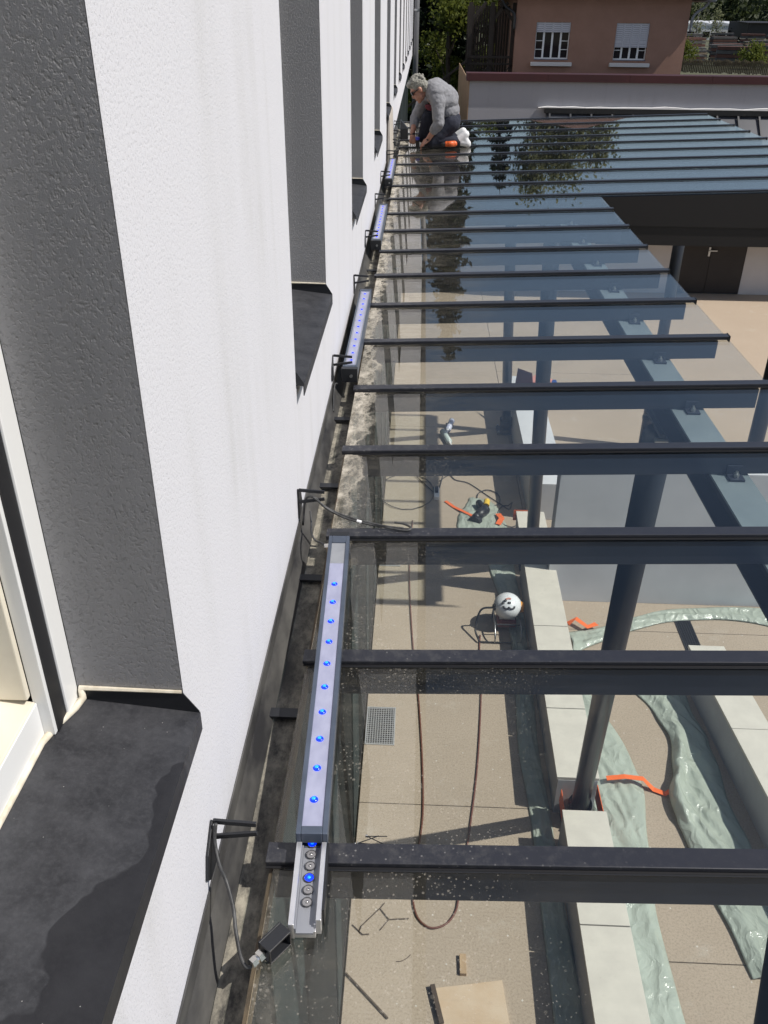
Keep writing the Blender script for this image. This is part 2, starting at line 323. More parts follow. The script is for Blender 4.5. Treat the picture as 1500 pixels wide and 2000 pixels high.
# ================================================================== OFFICE BUILDING
bld = thing('office_building', (0, 14, G), 'long white rendered building with a row of deep grey-edged window recesses', 'building')
WP = 2.428; W0, W1 = .115, 1.087; NW = 13; YEND = 31.5
ys = [-4.0]; 
for i in range(-1, NW): ys += [W0+WP*i, W1+WP*i]
ys = sorted([y for y in ys if -4 <= y < YEND-.3]) + [YEND]
zs = [0.012, .470, 2.35, 6.6]
wm = MB(); idx = {}
def vid(y, z):
    if (y, z) not in idx: idx[(y, z)] = len(wm.v); wm.v.append((0, y, z))
    return idx[(y, z)]
wins = [(W0+WP*i, W1+WP*i) for i in range(-1, NW) if W1+WP*i < YEND-.3]
for a, b in zip(ys[:-1], ys[1:]):
    for c, d in zip(zs[:-1], zs[1:]):
        if c == .470 and any(abs(a-p) < 1e-6 for p, q in wins): continue
        wm.f.append((vid(a, c), vid(b, c), vid(b, d), vid(a, d)))
wm.add([(0,YEND,.012),(-9,YEND,.012),(-9,YEND,6.6),(0,YEND,6.6)], [(0,1,2,3)]); wm.add([(0,-4,6.6),(0,YEND,6.6),(-9,YEND,6.6),(-9,-4,6.6)], [(0,1,2,3)])
wm.add([(0,-4,.012),(0,YEND,.012),(-.06,YEND,.012),(-.06,-4,.012)], [(0,1,2,3)])
wm.build('wall', M_STUCCO, bld)
MB().box(-9.2, .12, -4.2, YEND+.2, 6.6, 6.85).build('roof_edge', M_ANTH, bld)
D = -.178
def window(y0, y1, near):
    # frame is the window's own mesh; everything else hangs on it
    f = MB()
    f.box(D-.06, D, y1-.047, y1, .50, 2.35).box(D-.06, D, y0, y0+.047, .50, 2.35).box(D-.06, D, y0+.047, y1-.047, 2.28, 2.35)
    fr = f.build('window', M_WHITE, bld, bevel=.003)
    g = MB(); 
    for s, y in ((1, y1-.047), (-1, y0+.047)): g.box(D-.055, D-.004, min(y, y-s*.036), max(y, y-s*.036), .505, 2.28)
    g.build('shutter_guide', M_BLACK, fr)
    if near:
        MB().box(D-.03, D-.006, y1-.0925, y1-.083, .512, 2.28).build('guide_lip', M_WHITE, fr, bevel=.001)
    sy1, sy0 = y1-.093, y0+.093
    MB().prism([(D-.025,sy0,.508),(D-.025,sy0,.582),(D-.085,sy0,.592),(D-.085,sy0,.508)], (0, sy1-sy0, 0)).build('bottom_rail', M_CREAM if near else M_WHITE, fr, bevel=.003)
    if near: MB().box(D-.028, D-.0235, sy0, sy1, .507, .579).build('rail_cover', M_WHITE, fr, bevel=.001)
    MB().box(D-.085, D-.03, sy1-.012, sy1, .594, 2.28).build('side_rail', M_CREAM if near else M_WHITE, fr, bevel=.002)
    s = MB(); s.box(D-.14, D-.087, sy0, sy1, .585, .655).box(D-.14, D-.087, sy1-.07, sy1, .655, 2.28).box(D-.14, D-.087, sy0, sy0+.07, .655, 2.28)
    s.build('sash', M_WHITE, fr, bevel=.004)
    MB().box(D-.12, D-.112, sy0+.07, sy1-.07, .655, 2.28).build('pane', M_HGL, fr)
    # reveals
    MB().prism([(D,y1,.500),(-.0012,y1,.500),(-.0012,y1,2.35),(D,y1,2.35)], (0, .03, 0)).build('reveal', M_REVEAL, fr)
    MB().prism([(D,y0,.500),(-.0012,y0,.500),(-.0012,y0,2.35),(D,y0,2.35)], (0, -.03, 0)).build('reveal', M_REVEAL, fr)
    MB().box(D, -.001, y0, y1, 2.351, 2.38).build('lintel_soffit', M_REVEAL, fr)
    # folded sheet sill with upstands
    p = [(D-.03,.512),(.0255,.486),(.0255,.447),(.0225,.447),(.0225,.482),(-.0,.485),(D-.03,.508)]
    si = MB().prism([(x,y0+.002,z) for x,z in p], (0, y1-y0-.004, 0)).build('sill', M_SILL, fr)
    for yy in (y1-.0045, y0+.0025):
        MB().prism([(D+.004,yy,.506),(.0245,yy,.478),(.0245,yy,.489),(.001,yy,.527),(D+.004,yy,.529)], (0,.002,0)).build('upstand', M_BLACKM, si)
    MB().tube([(D+.004,y1-.003,.531),(-.08,y1-.004,.5312),(-.002,y1-.003,.5295)], [.0045,.0035,.003], 6).build('sealant_bead', M_CAULK, si)
    if near:
        MB().tube([(D-.024,sy0,.511),(D-.0235,.5,.5115),(D-.0225,.8,.512),(D-.022,sy1-.02,.512),(D-.01,sy1+.03,.511),(D+.004,y1-.03,.511),(D+.008,y1-.006,.512),(D+.008,y1-.004,.53)], [.0055,.006,.005,.0065,.007,.006,.007,.006], 7).build('sealant_bead', M_CAULK, si, smooth=True)
for k, (a, b) in enumerate(wins): window(a, b, k <= 1)
# ground floor front below the canopy: tall panels
yp = -3.0; k = 0
while yp < 26:
    wd = (1.24, .62, 1.24, .31)[k % 4]
    MB().box(-.30, -.034 if k % 2 else -.045, yp+.012, yp+wd-.012, G+.10, -.12).build('facade_panel', M_GREENP if k % 2 else M_DARKP, bld, bevel=.004); yp += wd; k += 1
MB().box(-.42, -.305, -3, 26, G, -.1).build('plinth', M_BLACKM, bld)
MB().box(-.30, -.04, -3, 26, G+.002, G+.095).build('plinth_strip', M_BLACKM, bld)
dp = thing('downpipe', (.12, 31.2, G), 'grey round downpipe on the far corner of the white building', 'downpipe')
MB().tube([(.11,31.3,G),(.11,31.3,6.5)], .085, 14).build('pipe', mat('grey_pipe', (.16,.16,.165), .5), dp, smooth=True)
for z in (-2.5, 1.25): MB().tube([(.11,31.3,z),(.11,31.3,z+.05)], .10, 14).build('clamp', M_BOLT, dp)

M_BROWNB = mat('black_brown_fascia', (.009,.007,.007), .6)
# ================================================================== GLASS CANOPY
can = thing('glass_canopy', (1.9, 6, G), 'glass canopy of dark rafters and clear panes sloping to the white wall', 'canopy')
XI, XO, XB = .112, 1.918, 4.36
NR = 21
def YR(i): return Y0 + S*i
raf = {}
for i in range(-3, NR):
    xo = XO if i < 11 else XB; y = YR(i)
    key = (xo,)
    if key not in raf:
        r = MB().slope(XI-.0, xo-.035, y-.002, y+.044, -.092, -.002).build('rafter', M_ANTH, can, bevel=.002)
        c0 = MB().slope(XI-.012, xo+.012, y-.008, y+.050, .0087, .0108).build('gasket', M_BLACK, r)
        c1 = MB().slope(XI-.014, xo+.015, y-.003, y+.046, .0110, .0225).build('cover_cap', M_CAP, r, bevel=.002)
        c2 = MB().slope(XI+.03, xo+.003, y-.012, y-.005, .0087, .0100).build('seal_strip', M_BLACKM, r)
        c3 = MB().slope(xo+.0152, xo+.019, y-.006, y+.049, -.006, .0245).build('end_plate', M_BLACKM, r)
        raf[key] = (r, i)
    else:
        r0, i0 = raf[key]; r = r0.copy(); COL.objects.link(r); r.parent = can; r.location = (0, S*(i-i0), 0); ORG[r.name] = ORG[can.name] + Vector((0, S*(i-i0), 0))
        for ch in r0.children: q = ch.copy(); COL.objects.link(q); q.parent = r
def pane(i, x0, xo):
    x0 += random.uniform(-.006, .008); xm = 1.1; y0, y1 = YR(i)+.0265, YR(i+1)+.0185; t = .0085
    P = [(x,y,gz(x)+d) for d in (0, t) for y in (y0, y1) for x in (x0, xm, xo)]
    o = MB().add(P, [(0,3,4,1),(1,4,5,2),(6,7,10,9),(7,8,11,10),(0,1,7,6),(1,2,8,7),(3,9,10,4),(4,10,11,5),(0,6,9,3),(2,5,11,8)]).build('pane', M_GLASS, can)
    o.data.materials.append(M_GLASSD); o.data.polygons[2].material_index = 1
for i in range(-3, NR-1): pane(i, XI, XO+.012 if i < 10 else (XO+.012 if i == 10 else XB+.012))
# main beam under the rafters, with clips
bx0, bx1, bt, bb = 1.52, 1.665, -.034, -.172
MB().box(bx0, bx1, -2.2, 7.9, bt-.010, bt).build('beam_top_flange', M_FLANGE, can)
MB().box((bx0+bx1)/2-.005, (bx0+bx1)/2+.005, -2.2, 7.9, bb+.010, bt-.0102).build('beam_web', M_ANTH, can)
MB().box(bx0, bx1, -2.2, 7.9, bb, bb+.0098).build('beam_bottom_flange', M_ANTH, can)
clip = None
for i in range(-2, 11):
    y = YR(i)
    if clip is None:
        clip = MB().box(1.575,1.632,y-.058,y-.004,bt+.0005,bt+.010).box(1.575,1.632,y-.011,y-.0035,bt+.010,bt+.045).build('clip', M_ANTH, can, bevel=.001); iy = i
        MB().tube([(1.603,y-.034,bt+.010),(1.603,y-.034,bt+.024)], .0115, 6).tube([(1.603,y-.034,bt+.024),(1.603,y-.034,bt+.034)], .006, 8).build('bolt', M_BOLT, clip)
    else:
        c = clip.copy(); COL.objects.link(c); c.parent = can; c.location = (0, S*(i-iy), 0)
        b = clip.children[0].copy(); COL.objects.link(b); b.parent = c
# leaning columns standing in gaps of the kerb wall
cols = []
for n in range(0, 3):
    dy = 4.12*n
    a, b = Vector((1.955, 5.44+dy, G+.16)), Vector((1.565, 3.88+dy, bb-.10))
    c = MB().tube([a, b], .077, 24).build('column', M_STEEL, can, smooth=True)
    dd = (b-a).normalized()
    MB().tube([a-dd*.16+Vector((0,0,.0)), a+dd*.10], .105, 24).build('base_collar', M_STEEL, c, smooth=True)
    MB().box(1.80,2.09,5.28+dy,5.60+dy,G+.012,G+.03).build('base_plate', M_ANTH, c, bevel=.003)
    for sx in (1.83, 2.06):
        for sy in (5.31, 5.57): MB().tube([(sx,sy+dy,G+.03),(sx,sy+dy,G+.065)], .016, 6).build('bolt', M_BOLT, c)
    MB().prism([(1.50,3.66+dy,bb-.001),(1.68,3.66+dy,bb-.001),(1.68,4.06+dy,bb-.001),(1.50,4.06+dy,bb-.001)], (0,0,-.016)).build('head_plate', M_ANTH, c)
    MB().prism([(1.58,3.68+dy,bb-.018),(1.58,4.04+dy,bb-.018),(1.58,4.04+dy,bb-.10),(1.58,3.98+dy,bb-.22),(1.58,3.86+dy,bb-.22),(1.58,3.70+dy,bb-.09)], (.014,0,0)).build('gusset', M_ANTH, c)
    for sy in (3.72, 3.98): MB().tube([(1.50,sy+dy,bb-.06),(1.56,sy+dy,bb-.06)], .014, 6).build('bolt', M_BOLT, c)
    cols.append(c)
# front and outer edge beams of the wide rear section, and its posts
MB().prism([(XO+.03,7.955,-.165),(XB-.04,7.955,-.165),(XB-.04,7.955,gz(XB)-.006),(XO+.03,7.955,gz(XO)-.006)], (0,.008,0)).build('edge_fascia', M_BROWNB, can)
MB().prism([(XO+.03,7.966,-.330),(XB-.04,7.966,-.330),(XB-.04,7.966,-.16),(XO+.03,7.966,-.16)], (0,.010,0)).build('edge_fascia', M_BROWNB, can)
MB().box(4.13,4.27,8.03,13.6,-.10,.055).build('outer_beam', M_ANTH, can)
for yy in (8.95, 13.2): MB().tube([(4.2,yy,G),(4.2,yy,-.10)], .085, 20).build('post', M_STEEL, can, smooth=True)
# gutter between wall and glass
MB().prism([(.001,-2,.034),(.004,-2,.034),(.006,-2,-.010),(.036,-2,-.058),(.036,-2,-.062),(.001,-2,-.018)], (0,15.5,0)).build('wall_flashing', M_FLASH, can)
MB().box(.0365,.104,-2,13.5,-.072,-.064).build('gutter_floor', M_GUT, can)
MB().box(.1045,.1105,-2,13.5,-.072,-.005).build('gutter_edge', mat('rusty_edge', (.06,.045,.03), .7, c2=(.14,.10,.06), vs=12), can)
y = 1.63; st = None
while y < 13.4:
    if st is None: st = MB().box(.012,.1044,y,y+.032,-.052,-.044).build('strap', M_BLACKM, can); ys0 = y
    else: q = st.copy(); COL.objects.link(q); q.parent = can; q.location = (0, y-ys0, 0)
    y += .605
c = MB().tube([(2.00,1.50,G+.12),(1.635,1.98,bb-.02)], .082, 24).build('column', M_STEEL, can, smooth=True)
MB().box(1.80,2.09,1.34,1.66,G+.012,G+.03).build('base_plate', M_ANTH, c, bevel=.003)

# ================================================================== LIGHT BARS AND BRACKETS
# near bar, lying loose on the glass with its lens slid back
A, B = Vector((.150, 2.325, 0)), Vector((.1985, .955, 0)); dv = (B-A).normalized(); sv = Vector((-dv.y, dv.x, 0))*-1
if sv.x < 0: sv = -sv
def bp(y, off, z): t = (y-A.y)/(B.y-A.y); p = A+(B-A)*t; return p + sv*off + Vector((0,0,z))
def bbox(m, ya, yb, o0, o1, z0, z1):
    P = [bp(ya,o0,z0),bp(ya,o1,z0),bp(yb,o1,z0),bp(yb,o0,z0),bp(ya,o0,z1),bp(ya,o1,z1),bp(yb,o1,z1),bp(yb,o0,z1)]
    return m.add(P, [(0,1,2,3),(7,6,5,4),(4,5,1,0),(5,6,2,1),(6,7,3,2),(7,4,0,3)])
bar = thing('light_bar', (.17, 1.6, .04), 'long slate-grey light bar lying on the glass, half open with glowing blue dots', 'light bar', 'linear blue light bars')
h = MB(); bbox(h, 1.172, 2.30, -.032, -.0215, .043, .083); bbox(h, 1.172, 2.30, .0215, .032, .043, .083); bbox(h, 1.172, 1.192, -.0213, .0213, .055, .083); bbox(h, 2.262, 2.30, -.0213, .0213, .045, .083); bbox(h, 1.172, 2.30, -.0315, .0315, .040, .0428)
h.build('housing', M_HOUS, bar, bevel=.0015)
l = bbox(MB(), 1.1925, 2.15, -.0212, .0212, .060, .0795).build('lens', M_LENS, bar)
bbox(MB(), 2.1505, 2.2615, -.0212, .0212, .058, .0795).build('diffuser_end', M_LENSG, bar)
bbox(MB(), 2.301, 2.325, -.031, .031, .030, .0835).build('end_cap', M_BLACKM, bar, bevel=.002)
for k in range(10):
    p = bp(1.262+.0868*k, -.0015, .0797)
    d = MB().ell(p, (.0090,.0090,.0040), 16, 6).build('led', M_BLUE, l, smooth=True)
    MB().ell(p+Vector((-.0008,.0008,.0022)), (.0052,.0052,.0026), 10, 6).build('core', M_BLUEC, d, smooth=True)
tr = MB(); bbox(tr, .988, 1.1715, -.0300, -.0195, .018, .060); bbox(tr, .998, 1.1715, .0205, .0300, .018, .060); bbox(tr, .990, 1.9, -.0193, .0203, .018, .0375)
tr.build('channel', M_ALU, bar, bevel=.001)
fl = bbox(MB(), .984, 1.1715, -.0160, .0165, .0376, .0415).build('circuit_tray', M_ALUG, bar)
bbox(MB(), .988, 1.1715, -.0192, -.0163, .0376, .049).build('rail', M_ALUG, fl); bbox(MB(), .996, 1.1715, .0168, .0202, .0376, .049).build('rail', M_ALUG, fl)
for k in range(6):
    y = 1.180-.0268*k; p = bp(y, 0, .0416); lit = k in (0, 3); Z = lambda h: p+Vector((0,0,h))
    c = MB().lathe(p, [(.0100,0),(.0106,.004),(.0102,.0048),(.0094,.0046),(.0088,.0030)]).build('lens_ring', M_CLEAR, fl, smooth=True)
    MB().lathe(p, [(.0089,.0031),(.0080,.0036),(.0062,.0030),(.0040,.0034),(.0002,.0036)]).build('lens_disc', M_BLUE if lit else M_RINGG, c, smooth=True)
    MB().ell(Z(.0040), (.0034,.0034,.0018), 12, 6).build('lens_core', M_BLUEC if lit else M_CHROME, c, smooth=True)
bbox(MB(), 1.02, 1.17, .0305, .035, .012, .058).build('side_flange', M_BLACKM, bar)
bbox(MB(), 1.03, 2.30, -.0312, .0312, .0105, .0175).build('base_foot', M_BLACKM, bar)
MB().tube([bp(2.285,-.032,.055), bp(2.285,-.046,.053)], .008, 8).build('cable_gland', M_CHROME, bar)

# mounted bars
def mounted(ya, yb, lab, leds):
    t = thing('light_bar', (.075, (ya+yb)/2, .01), lab, 'light bar', 'linear blue light bars')
    h = MB().box(.042,.049,ya,yb,.045,.085).box(.101,.108,ya,yb,.045,.085).box(.042,.108,ya,yb,.020,.0445).box(.0492,.1008,ya,ya+.025,.045,.085).box(.0492,.1008,yb-.03,yb,.045,.085)
    h.build('housing', M_HOUS, t, bevel=.0015)
    l = MB().box(.0545,.0955,ya+.0255,yb-.0305,.058,.0815).build('lens', M_LENS, t)
    MB().box(.0494,.0543,ya+.0255,yb-.0305,.045,.083).box(.0957,.1006,ya+.0255,yb-.0305,.045,.083).build('lens_trim', M_ALUG, t)
    e = MB().box(.038,.111,ya-.028,ya-.0005,.018,.084).build('end_cap', M_BLACKM, t, bevel=.002)
    MB().tube([(.082,ya-.034,.050),(.082,ya-.0282,.050)], .0075, 8).build('screw', M_BOLT, e)
    MB().box(.038,.111,yb+.0005,yb+.02,.018,.084).build('end_cap', M_BLACKM, t, bevel=.002)
    for k in range(leds):
        MB().ell((.075, ya+.09+(yb-ya-.17)*k/(leds-1), .0817), (.0068,.0068,.0035), 10, 5).build('led', M_BLUE, l, smooth=True)
    return t
mounted(3.75, 4.98, 'blue-dotted light bar mounted on the wall nearest the loose bar', 12)
mounted(6.20, 7.43, 'light bar on the wall, middle one of the three mounted bars', 12)
mounted(8.62, 9.83, 'light bar on the wall closest to the kneeling man', 12)

def bracket(y, lab, s=1):
    t = thing('wall_bracket', (0, y, .05), lab, 'bracket', 'black light bar brackets')
    MB().prism([(.001,y,.158),(.001,y,.045),(.001,y-.055*s,.052),(.001,y-.075*s,.075),(.001,y-.055*s,.12)], (.005,0,0)).build('wall_plate', M_BLACKM, t, bevel=.001)
    a = MB(); q = lambda p0, p1, w: a.bar((p0[0],y,p0[1]), (p1[0],y,p1[1]), .006, w, (0,0,1))
    q((.0062,.154),(.090,.149),.011); q((.0062,.110),(.090,.124),.011); q((.0115,.115),(.0115,.149),.010); q((.040,.122),(.040,.147),.009); q((.088,.13),(.088,.144),.012)
    a.build('arm', M_BLACKM, t, bevel=.001); return t
bracket(1.135, 'black triangular bracket on the wall beside the near window sill, cable hanging from it')
bracket(2.457, 'black triangular bracket on the wall at the far end of the loose bar', -1)
k = 0
for y, lab in ((3.70, 'black bracket at the near end of the first mounted light bar'), (5.02, 'black bracket at the far end of the first mounted light bar'), (6.155, 'black bracket at the near end of the middle mounted light bar'), (7.48, 'black bracket at the far end of the middle mounted light bar'),
               (8.575, 'black bracket at the near end of the mounted bar closest to the man'), (9.88, 'black bracket at the far end of the mounted bar closest to the man'),
               (10.75, 'empty black wall bracket beside the kneeling man, nearest of three'), (11.55, 'empty black wall bracket behind the kneeling man, middle of three'), (12.5, 'empty black wall bracket behind the kneeling man, farthest of three')):
    bracket(y, lab, -1 if k % 2 else 1); k += 1
# loose end cap with gland and cable
ec = thing('connector_cap', (.155, .965, .012), 'black open end cap with a nickel gland lying below the loose light bar', 'end cap')
ca, sa = math.cos(math.radians(-38)), math.sin(math.radians(-38)); ex = Vector((ca, sa, 0)); ey = Vector((-sa, ca, 0)); c0 = Vector((.150, .968, .0))
m_ = MB(); zb, zt = .012, .052
def eb(u0,u1,v0,v1,z0,z1): 
    P = [c0+ex*u+ey*v+Vector((0,0,z)) for z in (z0,z1) for u,v in ((u0,v0),(u1,v0),(u1,v1),(u0,v1))]
    m_.add(P, [(0,3,2,1),(4,5,6,7),(0,1,5,4),(1,2,6,5),(2,3,7,6),(3,0,4,7)])
eb(-.019,-.015,-.030,.024,zb,zt); eb(-.0148,.012,-.030,.024,zt-.004,zt); eb(-.0148,.012,-.030,.024,zb,zb+.004); eb(-.0148,.012,.020,.024,zb+.0042,zt-.0042); eb(.008,.012,-.030,-.027,zb+.0042,zt-.0042)
m_.build('shell', M_BLACKM, ec, bevel=.001)
gp = c0-ex*.008-ey*.031+Vector((0,0,.030))
gl_ = MB().tube([gp, gp-ey*.012], .0115, 6).tube([gp-ey*.012, gp-ey*.016], .0085, 12).tube([gp-ey*.016, gp-ey*.027], .0100, 6).build('gland', M_CHROME, ec)
def curve(pts, n=8):     # Catmull-Rom
    P = [Vector(p) for p in pts]; P = [P[0]*2-P[1]] + P + [P[-1]*2-P[-2]]; out = []
    for i in range(1, len(P)-2):
        for k in range(n):
            t = k/n; a, b, c, d = P[i-1:i+3]
            out.append(.5*((2*b)+(c-a)*t+(2*a-5*b+4*c-d)*t*t+(3*b-a-3*c+d)*t**3))
    out.append(P[-2]); return out
ge = gp-ey*.026
MB().tube(curve([ge, (.115,.935,.022), (.100,.928,.018), (.086,.944,.025), (.070,.985,.04), (.060,1.02,.055), (.041,1.060,.075), (.026,1.078,.10), (.013,1.108,.128), (.014,1.125,.16)]), .0038, 8).build('cable', M_CABLE, ec, smooth=True)
c = thing('loose_cable', (.2, 2.43, .03), 'black cable tail tied to the second bracket and lying over the glass', 'cable')
MB().tube(curve([(.015,2.46,.02),(.028,2.458,.12),(.060,2.455,.128),(.085,2.452,.10),(.13,2.444,.075),(.168,2.437,.062),(.22,2.43,.052),(.269,2.427,.045),(.33,2.412,.043),(.362,2.408,.043),(.374,2.42,.046),(.352,2.432,.052),(.319,2.436,.055)]), .0036, 8).build('cable', M_CABLE, c, smooth=True)
MB().tube(curve([(.05,2.452,.135),(.1,2.452,.092),(.17,2.442,.066),(.24,2.432,.053),(.30,2.422,.047),(.35,2.416,.046)]), .0034, 8).build('cable', M_CABLE, c, smooth=True)
MB().tube([(.196,2.434,.058),(.212,2.4315,.055)], .0052, 8).build('label_sleeve', M_WHITE, c)
MB().tube(curve([(.036,2.50,.05),(.043,2.456,.03),(.050,2.40,.03),(.068,2.345,.035),(.095,2.312,.045),bp(2.285,-.046,.053)]), .0032, 8).build('loose_cable', M_CABLE, smooth=True, label='thin cable running into the far side of the loose light bar', cat='cable')
MB().tube(curve([(.020,3.70,.02),(.013,3.66,.03),(.012,3.60,.0),(.02,3.50,-.03)]), .004, 8).build('loose_cable', M_CABLE, smooth=True, label='black cable hanging from the first mounted light bar end', cat='cable')
for i, (a, b) in enumerate((((.301,1.219,0),(.342,1.221,0)), ((.299,1.217,0),(.341,1.196,0)), ((.278,1.194,0),(.325,1.2165,0)), ((.283,1.1945,0),(.321,1.192,0)))):
    z = gz(.3)+.0125+.003*i; t = thing('nail', (a[0], a[1], z), ('loose nail lying level on the glass, uppermost of the four', 'loose nail slanting down to the right across another nail', 'loose nail slanting up to the right across another nail', 'loose nail lying flat on the glass, lowest of the four')[i], 'nail', 'loose nails on the glass')
    a, b = Vector((a[0],a[1],z)), Vector((b[0],b[1],z)); MB().tube([a, b], .0011, 6).build('shank', M_BLACKM, t); MB().tube([a, a+(a-b).normalized()*.0015], .0033, 8).build('head', M_BOLT, t)
# board leaning against the wall under the fifth window, black case on the gutter
MB().prism([(.012,9.95,-.03),(.05,9.95,-.03),(.030,9.95,.47),(.012,9.95,.47)], (0,1.05,0)).build('board', mat('pale_board', (.55,.50,.44), .8, c2=(.47,.42,.36), vs=6), label='pale board leaning on the white wall before the kneeling man', cat='board', bevel=.003)
cs = thing('tool_case', (.15, 11.85, .01), 'small black open case standing by the wall behind the kneeling man', 'case')
MB().box(.105,.20,11.80,11.95,.004,.135).build('body', M_BLACKM, cs, bevel=.004)
MB().prism([(.100,11.80,.137),(.205,11.80,.137),(.107,11.83,.235)], (-.004,.14,.0)).build('lid', M_BLACKM, cs)

# ================================================================== KNEELING MAN
man = thing('person', (.6, 11.1, .02), 'grey-haired man in grey sweatshirt and dark trousers kneeling on the glass roof', 'person')
def remesh(o, vox, it=6):
    q = o.modifiers.new('remesh', 'REMESH'); q.mode = 'VOXEL'; q.voxel_size = vox; q.use_smooth_shade = True
    s = o.modifiers.new('smooth', 'SMOOTH'); s.factor = .5; s.iterations = it
zg = .055
def folds(o, size, st):
    tx = bpy.data.textures.new('folds', 'CLOUDS'); tx.noise_scale = size; tx.noise_depth = 2; tx.noise_type = 'SOFT_NOISE'
    q = o.modifiers.new('folds', 'DISPLACE'); q.texture = tx; q.strength = st; q.mid_level = .35; q.texture_coords = 'LOCAL'
HC = Vector((.325, 11.02, .655)); HR = Matrix.Rotation(math.radians(-38), 3, 'Y')   # head tips forward, towards the wall
def hp(x, y, z): return HC + HR @ Vector((x, y, z))                                # x back(+)/face(-), z crown
b = MB()
b.ell(hp(.012,0,.03), (.094,.075,.098), 20, 14, HR).ell(hp(-.030,0,-.045), (.062,.060,.078), 18, 12, HR)          # skull and jaw
b.ell(hp(-.096,0,-.030), (.020,.014,.026), 12, 8, HR).ell(hp(-.085,0,-.004), (.014,.012,.03), 10, 8, HR)           # nose
b.ell(hp(-.078,0,-.075), (.022,.028,.013), 12, 8, HR).ell(hp(-.068,0,-.108), (.026,.030,.022), 12, 8, HR).ell(hp(-.07,0,.028), (.028,.055,.018), 12, 8, HR)
for sgn in (-1, 1): b.ell(hp(.012, sgn*.078, -.012), (.020,.012,.034), 10, 8, HR)
b.cap((.375,11.04,.635), (.47,11.08,.635), .058, .068)                                     # neck
b.cap((.52,11.10,.62), (.68,11.12,.42), .13, .125).cap((.68,11.12,.42),(.70,11.12,.33),.12,.12)
nearS, nearE, nearW = Vector((.535,10.93,.60)), Vector((.560,10.86,.315)), Vector((.445,10.90,.135))
farS, farE, farW = Vector((.40,11.27,.56)), Vector((.290,11.27,.32)), Vector((.262,11.10,.165))
b.cap(nearS, nearE, .062, .046).cap(nearE, nearW, .043, .028).cap(farS, farE, .058, .044).cap(farE, farW, .042, .028)
def hand(wr, d, side, upn):
    d = d.normalized(); side = side.normalized(); upn = upn.normalized()
    b.cap(wr, wr+d*.035, .027, .03)
    for j in range(4):
        r = wr + d*.075 + side*(-.030+.020*j); L = (.030,.036,.034,.026)[j]
        b.cap(wr+d*.03+side*(-.018+.012*j), r, .015, .0105, 8); k1 = r + d*L*.8 - upn*L*.5; b.cap(r, k1, .0105, .0095, 8); b.cap(k1, k1 - upn*L*.8 + d*L*.15, .0095, .008, 8)
    t0 = wr + d*.022 - side*.026; t1 = t0 + d*.03 - side*.026 - upn*.008; b.cap(t0, t1, .0125, .0105, 8); b.cap(t1, t1+d*.028-upn*.012, .0105, .009, 8)
hand(nearW, Vector((-.75,.0,-.5)), Vector((0,1,.1)), Vector((-.3,0,1)))
hand(farW, Vector((.05,-.5,-.75)), Vector((-1,0,0)), Vector((0,-1,.2)))
body = b.build('body', M_SKIN, man, smooth=True); remesh(body, .0075, 2)
s = MB()
s.ell((.535,11.09,.625), (.155,.215,.135), 22, 14, Matrix.Rotation(math.radians(30),3,'Y')).ell((.62,11.11,.535), (.165,.19,.17), 22, 14).ell((.665,11.12,.43), (.135,.18,.13), 22, 14)
s.cap((.49,11.08,.66),(.455,11.075,.645),.085,.075)
s.cap(Vector((.53,10.955,.61)), nearS+Vector((.015,-.02,-.06)), .095, .078).cap(nearS+Vector((.01,-.01,-.03)), nearE, .078, .062).cap(nearE, nearE.lerp(nearW,.42), .062, .050)
s.cap(Vector((.47,11.22,.60)), farS, .09, .075).cap(farS, farE, .074, .058).cap(farE, farE.lerp(farW,.40), .056, .046)
sh = s.build('sweatshirt', M_SHIRT, man, smooth=True); remesh(sh, .0075, 4); folds(sh, .07, .024)
MB().ell((.452,10.965,.470), (.055,.018,.032), 14, 8, Matrix.Rotation(math.radians(20),3,'Y')).build('chest_print', M_PRINT, sh, smooth=True)
t = MB()
t.ell((.69,11.12,.33), (.135,.17,.125), 20, 12)
kn, kf = Vector((.50,10.98,zg+.065)), Vector((.425,11.25,zg+.07))
t.cap((.70,11.03,.30), kn, .115, .082).cap((.68,11.22,.30), kf, .112, .080)
t.cap(kn, (.80,11.02,zg+.055), .078, .055).cap(kf, (.78,11.27,zg+.055), .076, .055).cap((.40,11.24,.12),(.45,11.2,.33),.07,.09)
tro = t.build('trousers', M_JEANS, man, smooth=True); remesh(tro, .0075, 3); folds(tro, .10, .014)
hr = MB().ell(hp(.022,0,.052), (.098,.083,.088), 20, 14, HR).ell(hp(.062,0,.0), (.058,.073,.082), 18, 12, HR).ell(hp(-.045,0,.098), (.052,.062,.034), 16, 10, HR)
for k in range(46):
    a_ = random.uniform(0, 2*math.pi); q = random.uniform(0, 1)**.5
    hr.ell(hp(.03+.095*q*math.cos(a_), .085*q*math.sin(a_), .05+.092*math.sqrt(max(0,1-q*q))), (.016,.014,.016), 8, 6)
ho = hr.build('hair', M_HAIR, man, smooth=True); remesh(ho, .006, 1); folds(ho, .022, .012)
sg = MB()
for sgn in (-1, 1): sg.ell(hp(-.088, sgn*.036, .006), (.012,.033,.024), 12, 8, HR); sg.bar(hp(-.080, sgn*.066, .012), hp(.01, sgn*.083, .004), .006, .012)
sg.bar(hp(-.094,-.012,.01), hp(-.094,.012,.01), .006, .008); sg.build('sunglasses', M_GLS, man, smooth=True)
for yy, xx in ((11.02, .80), (11.28, .78)):
    sm = MB().cap((xx+.005,yy,zg+.065),(xx+.085,yy,zg+.13),.052,.045).cap((xx+.06,yy,zg+.10),(xx+.12,yy+.01,zg+.02),.046,.036).cap((xx+.02,yy,zg+.05),(xx+.115,yy+.01,zg+.03),.048,.04)
    o = sm.build('shoe', M_SHOE, man, smooth=True); remesh(o, .01, 2)
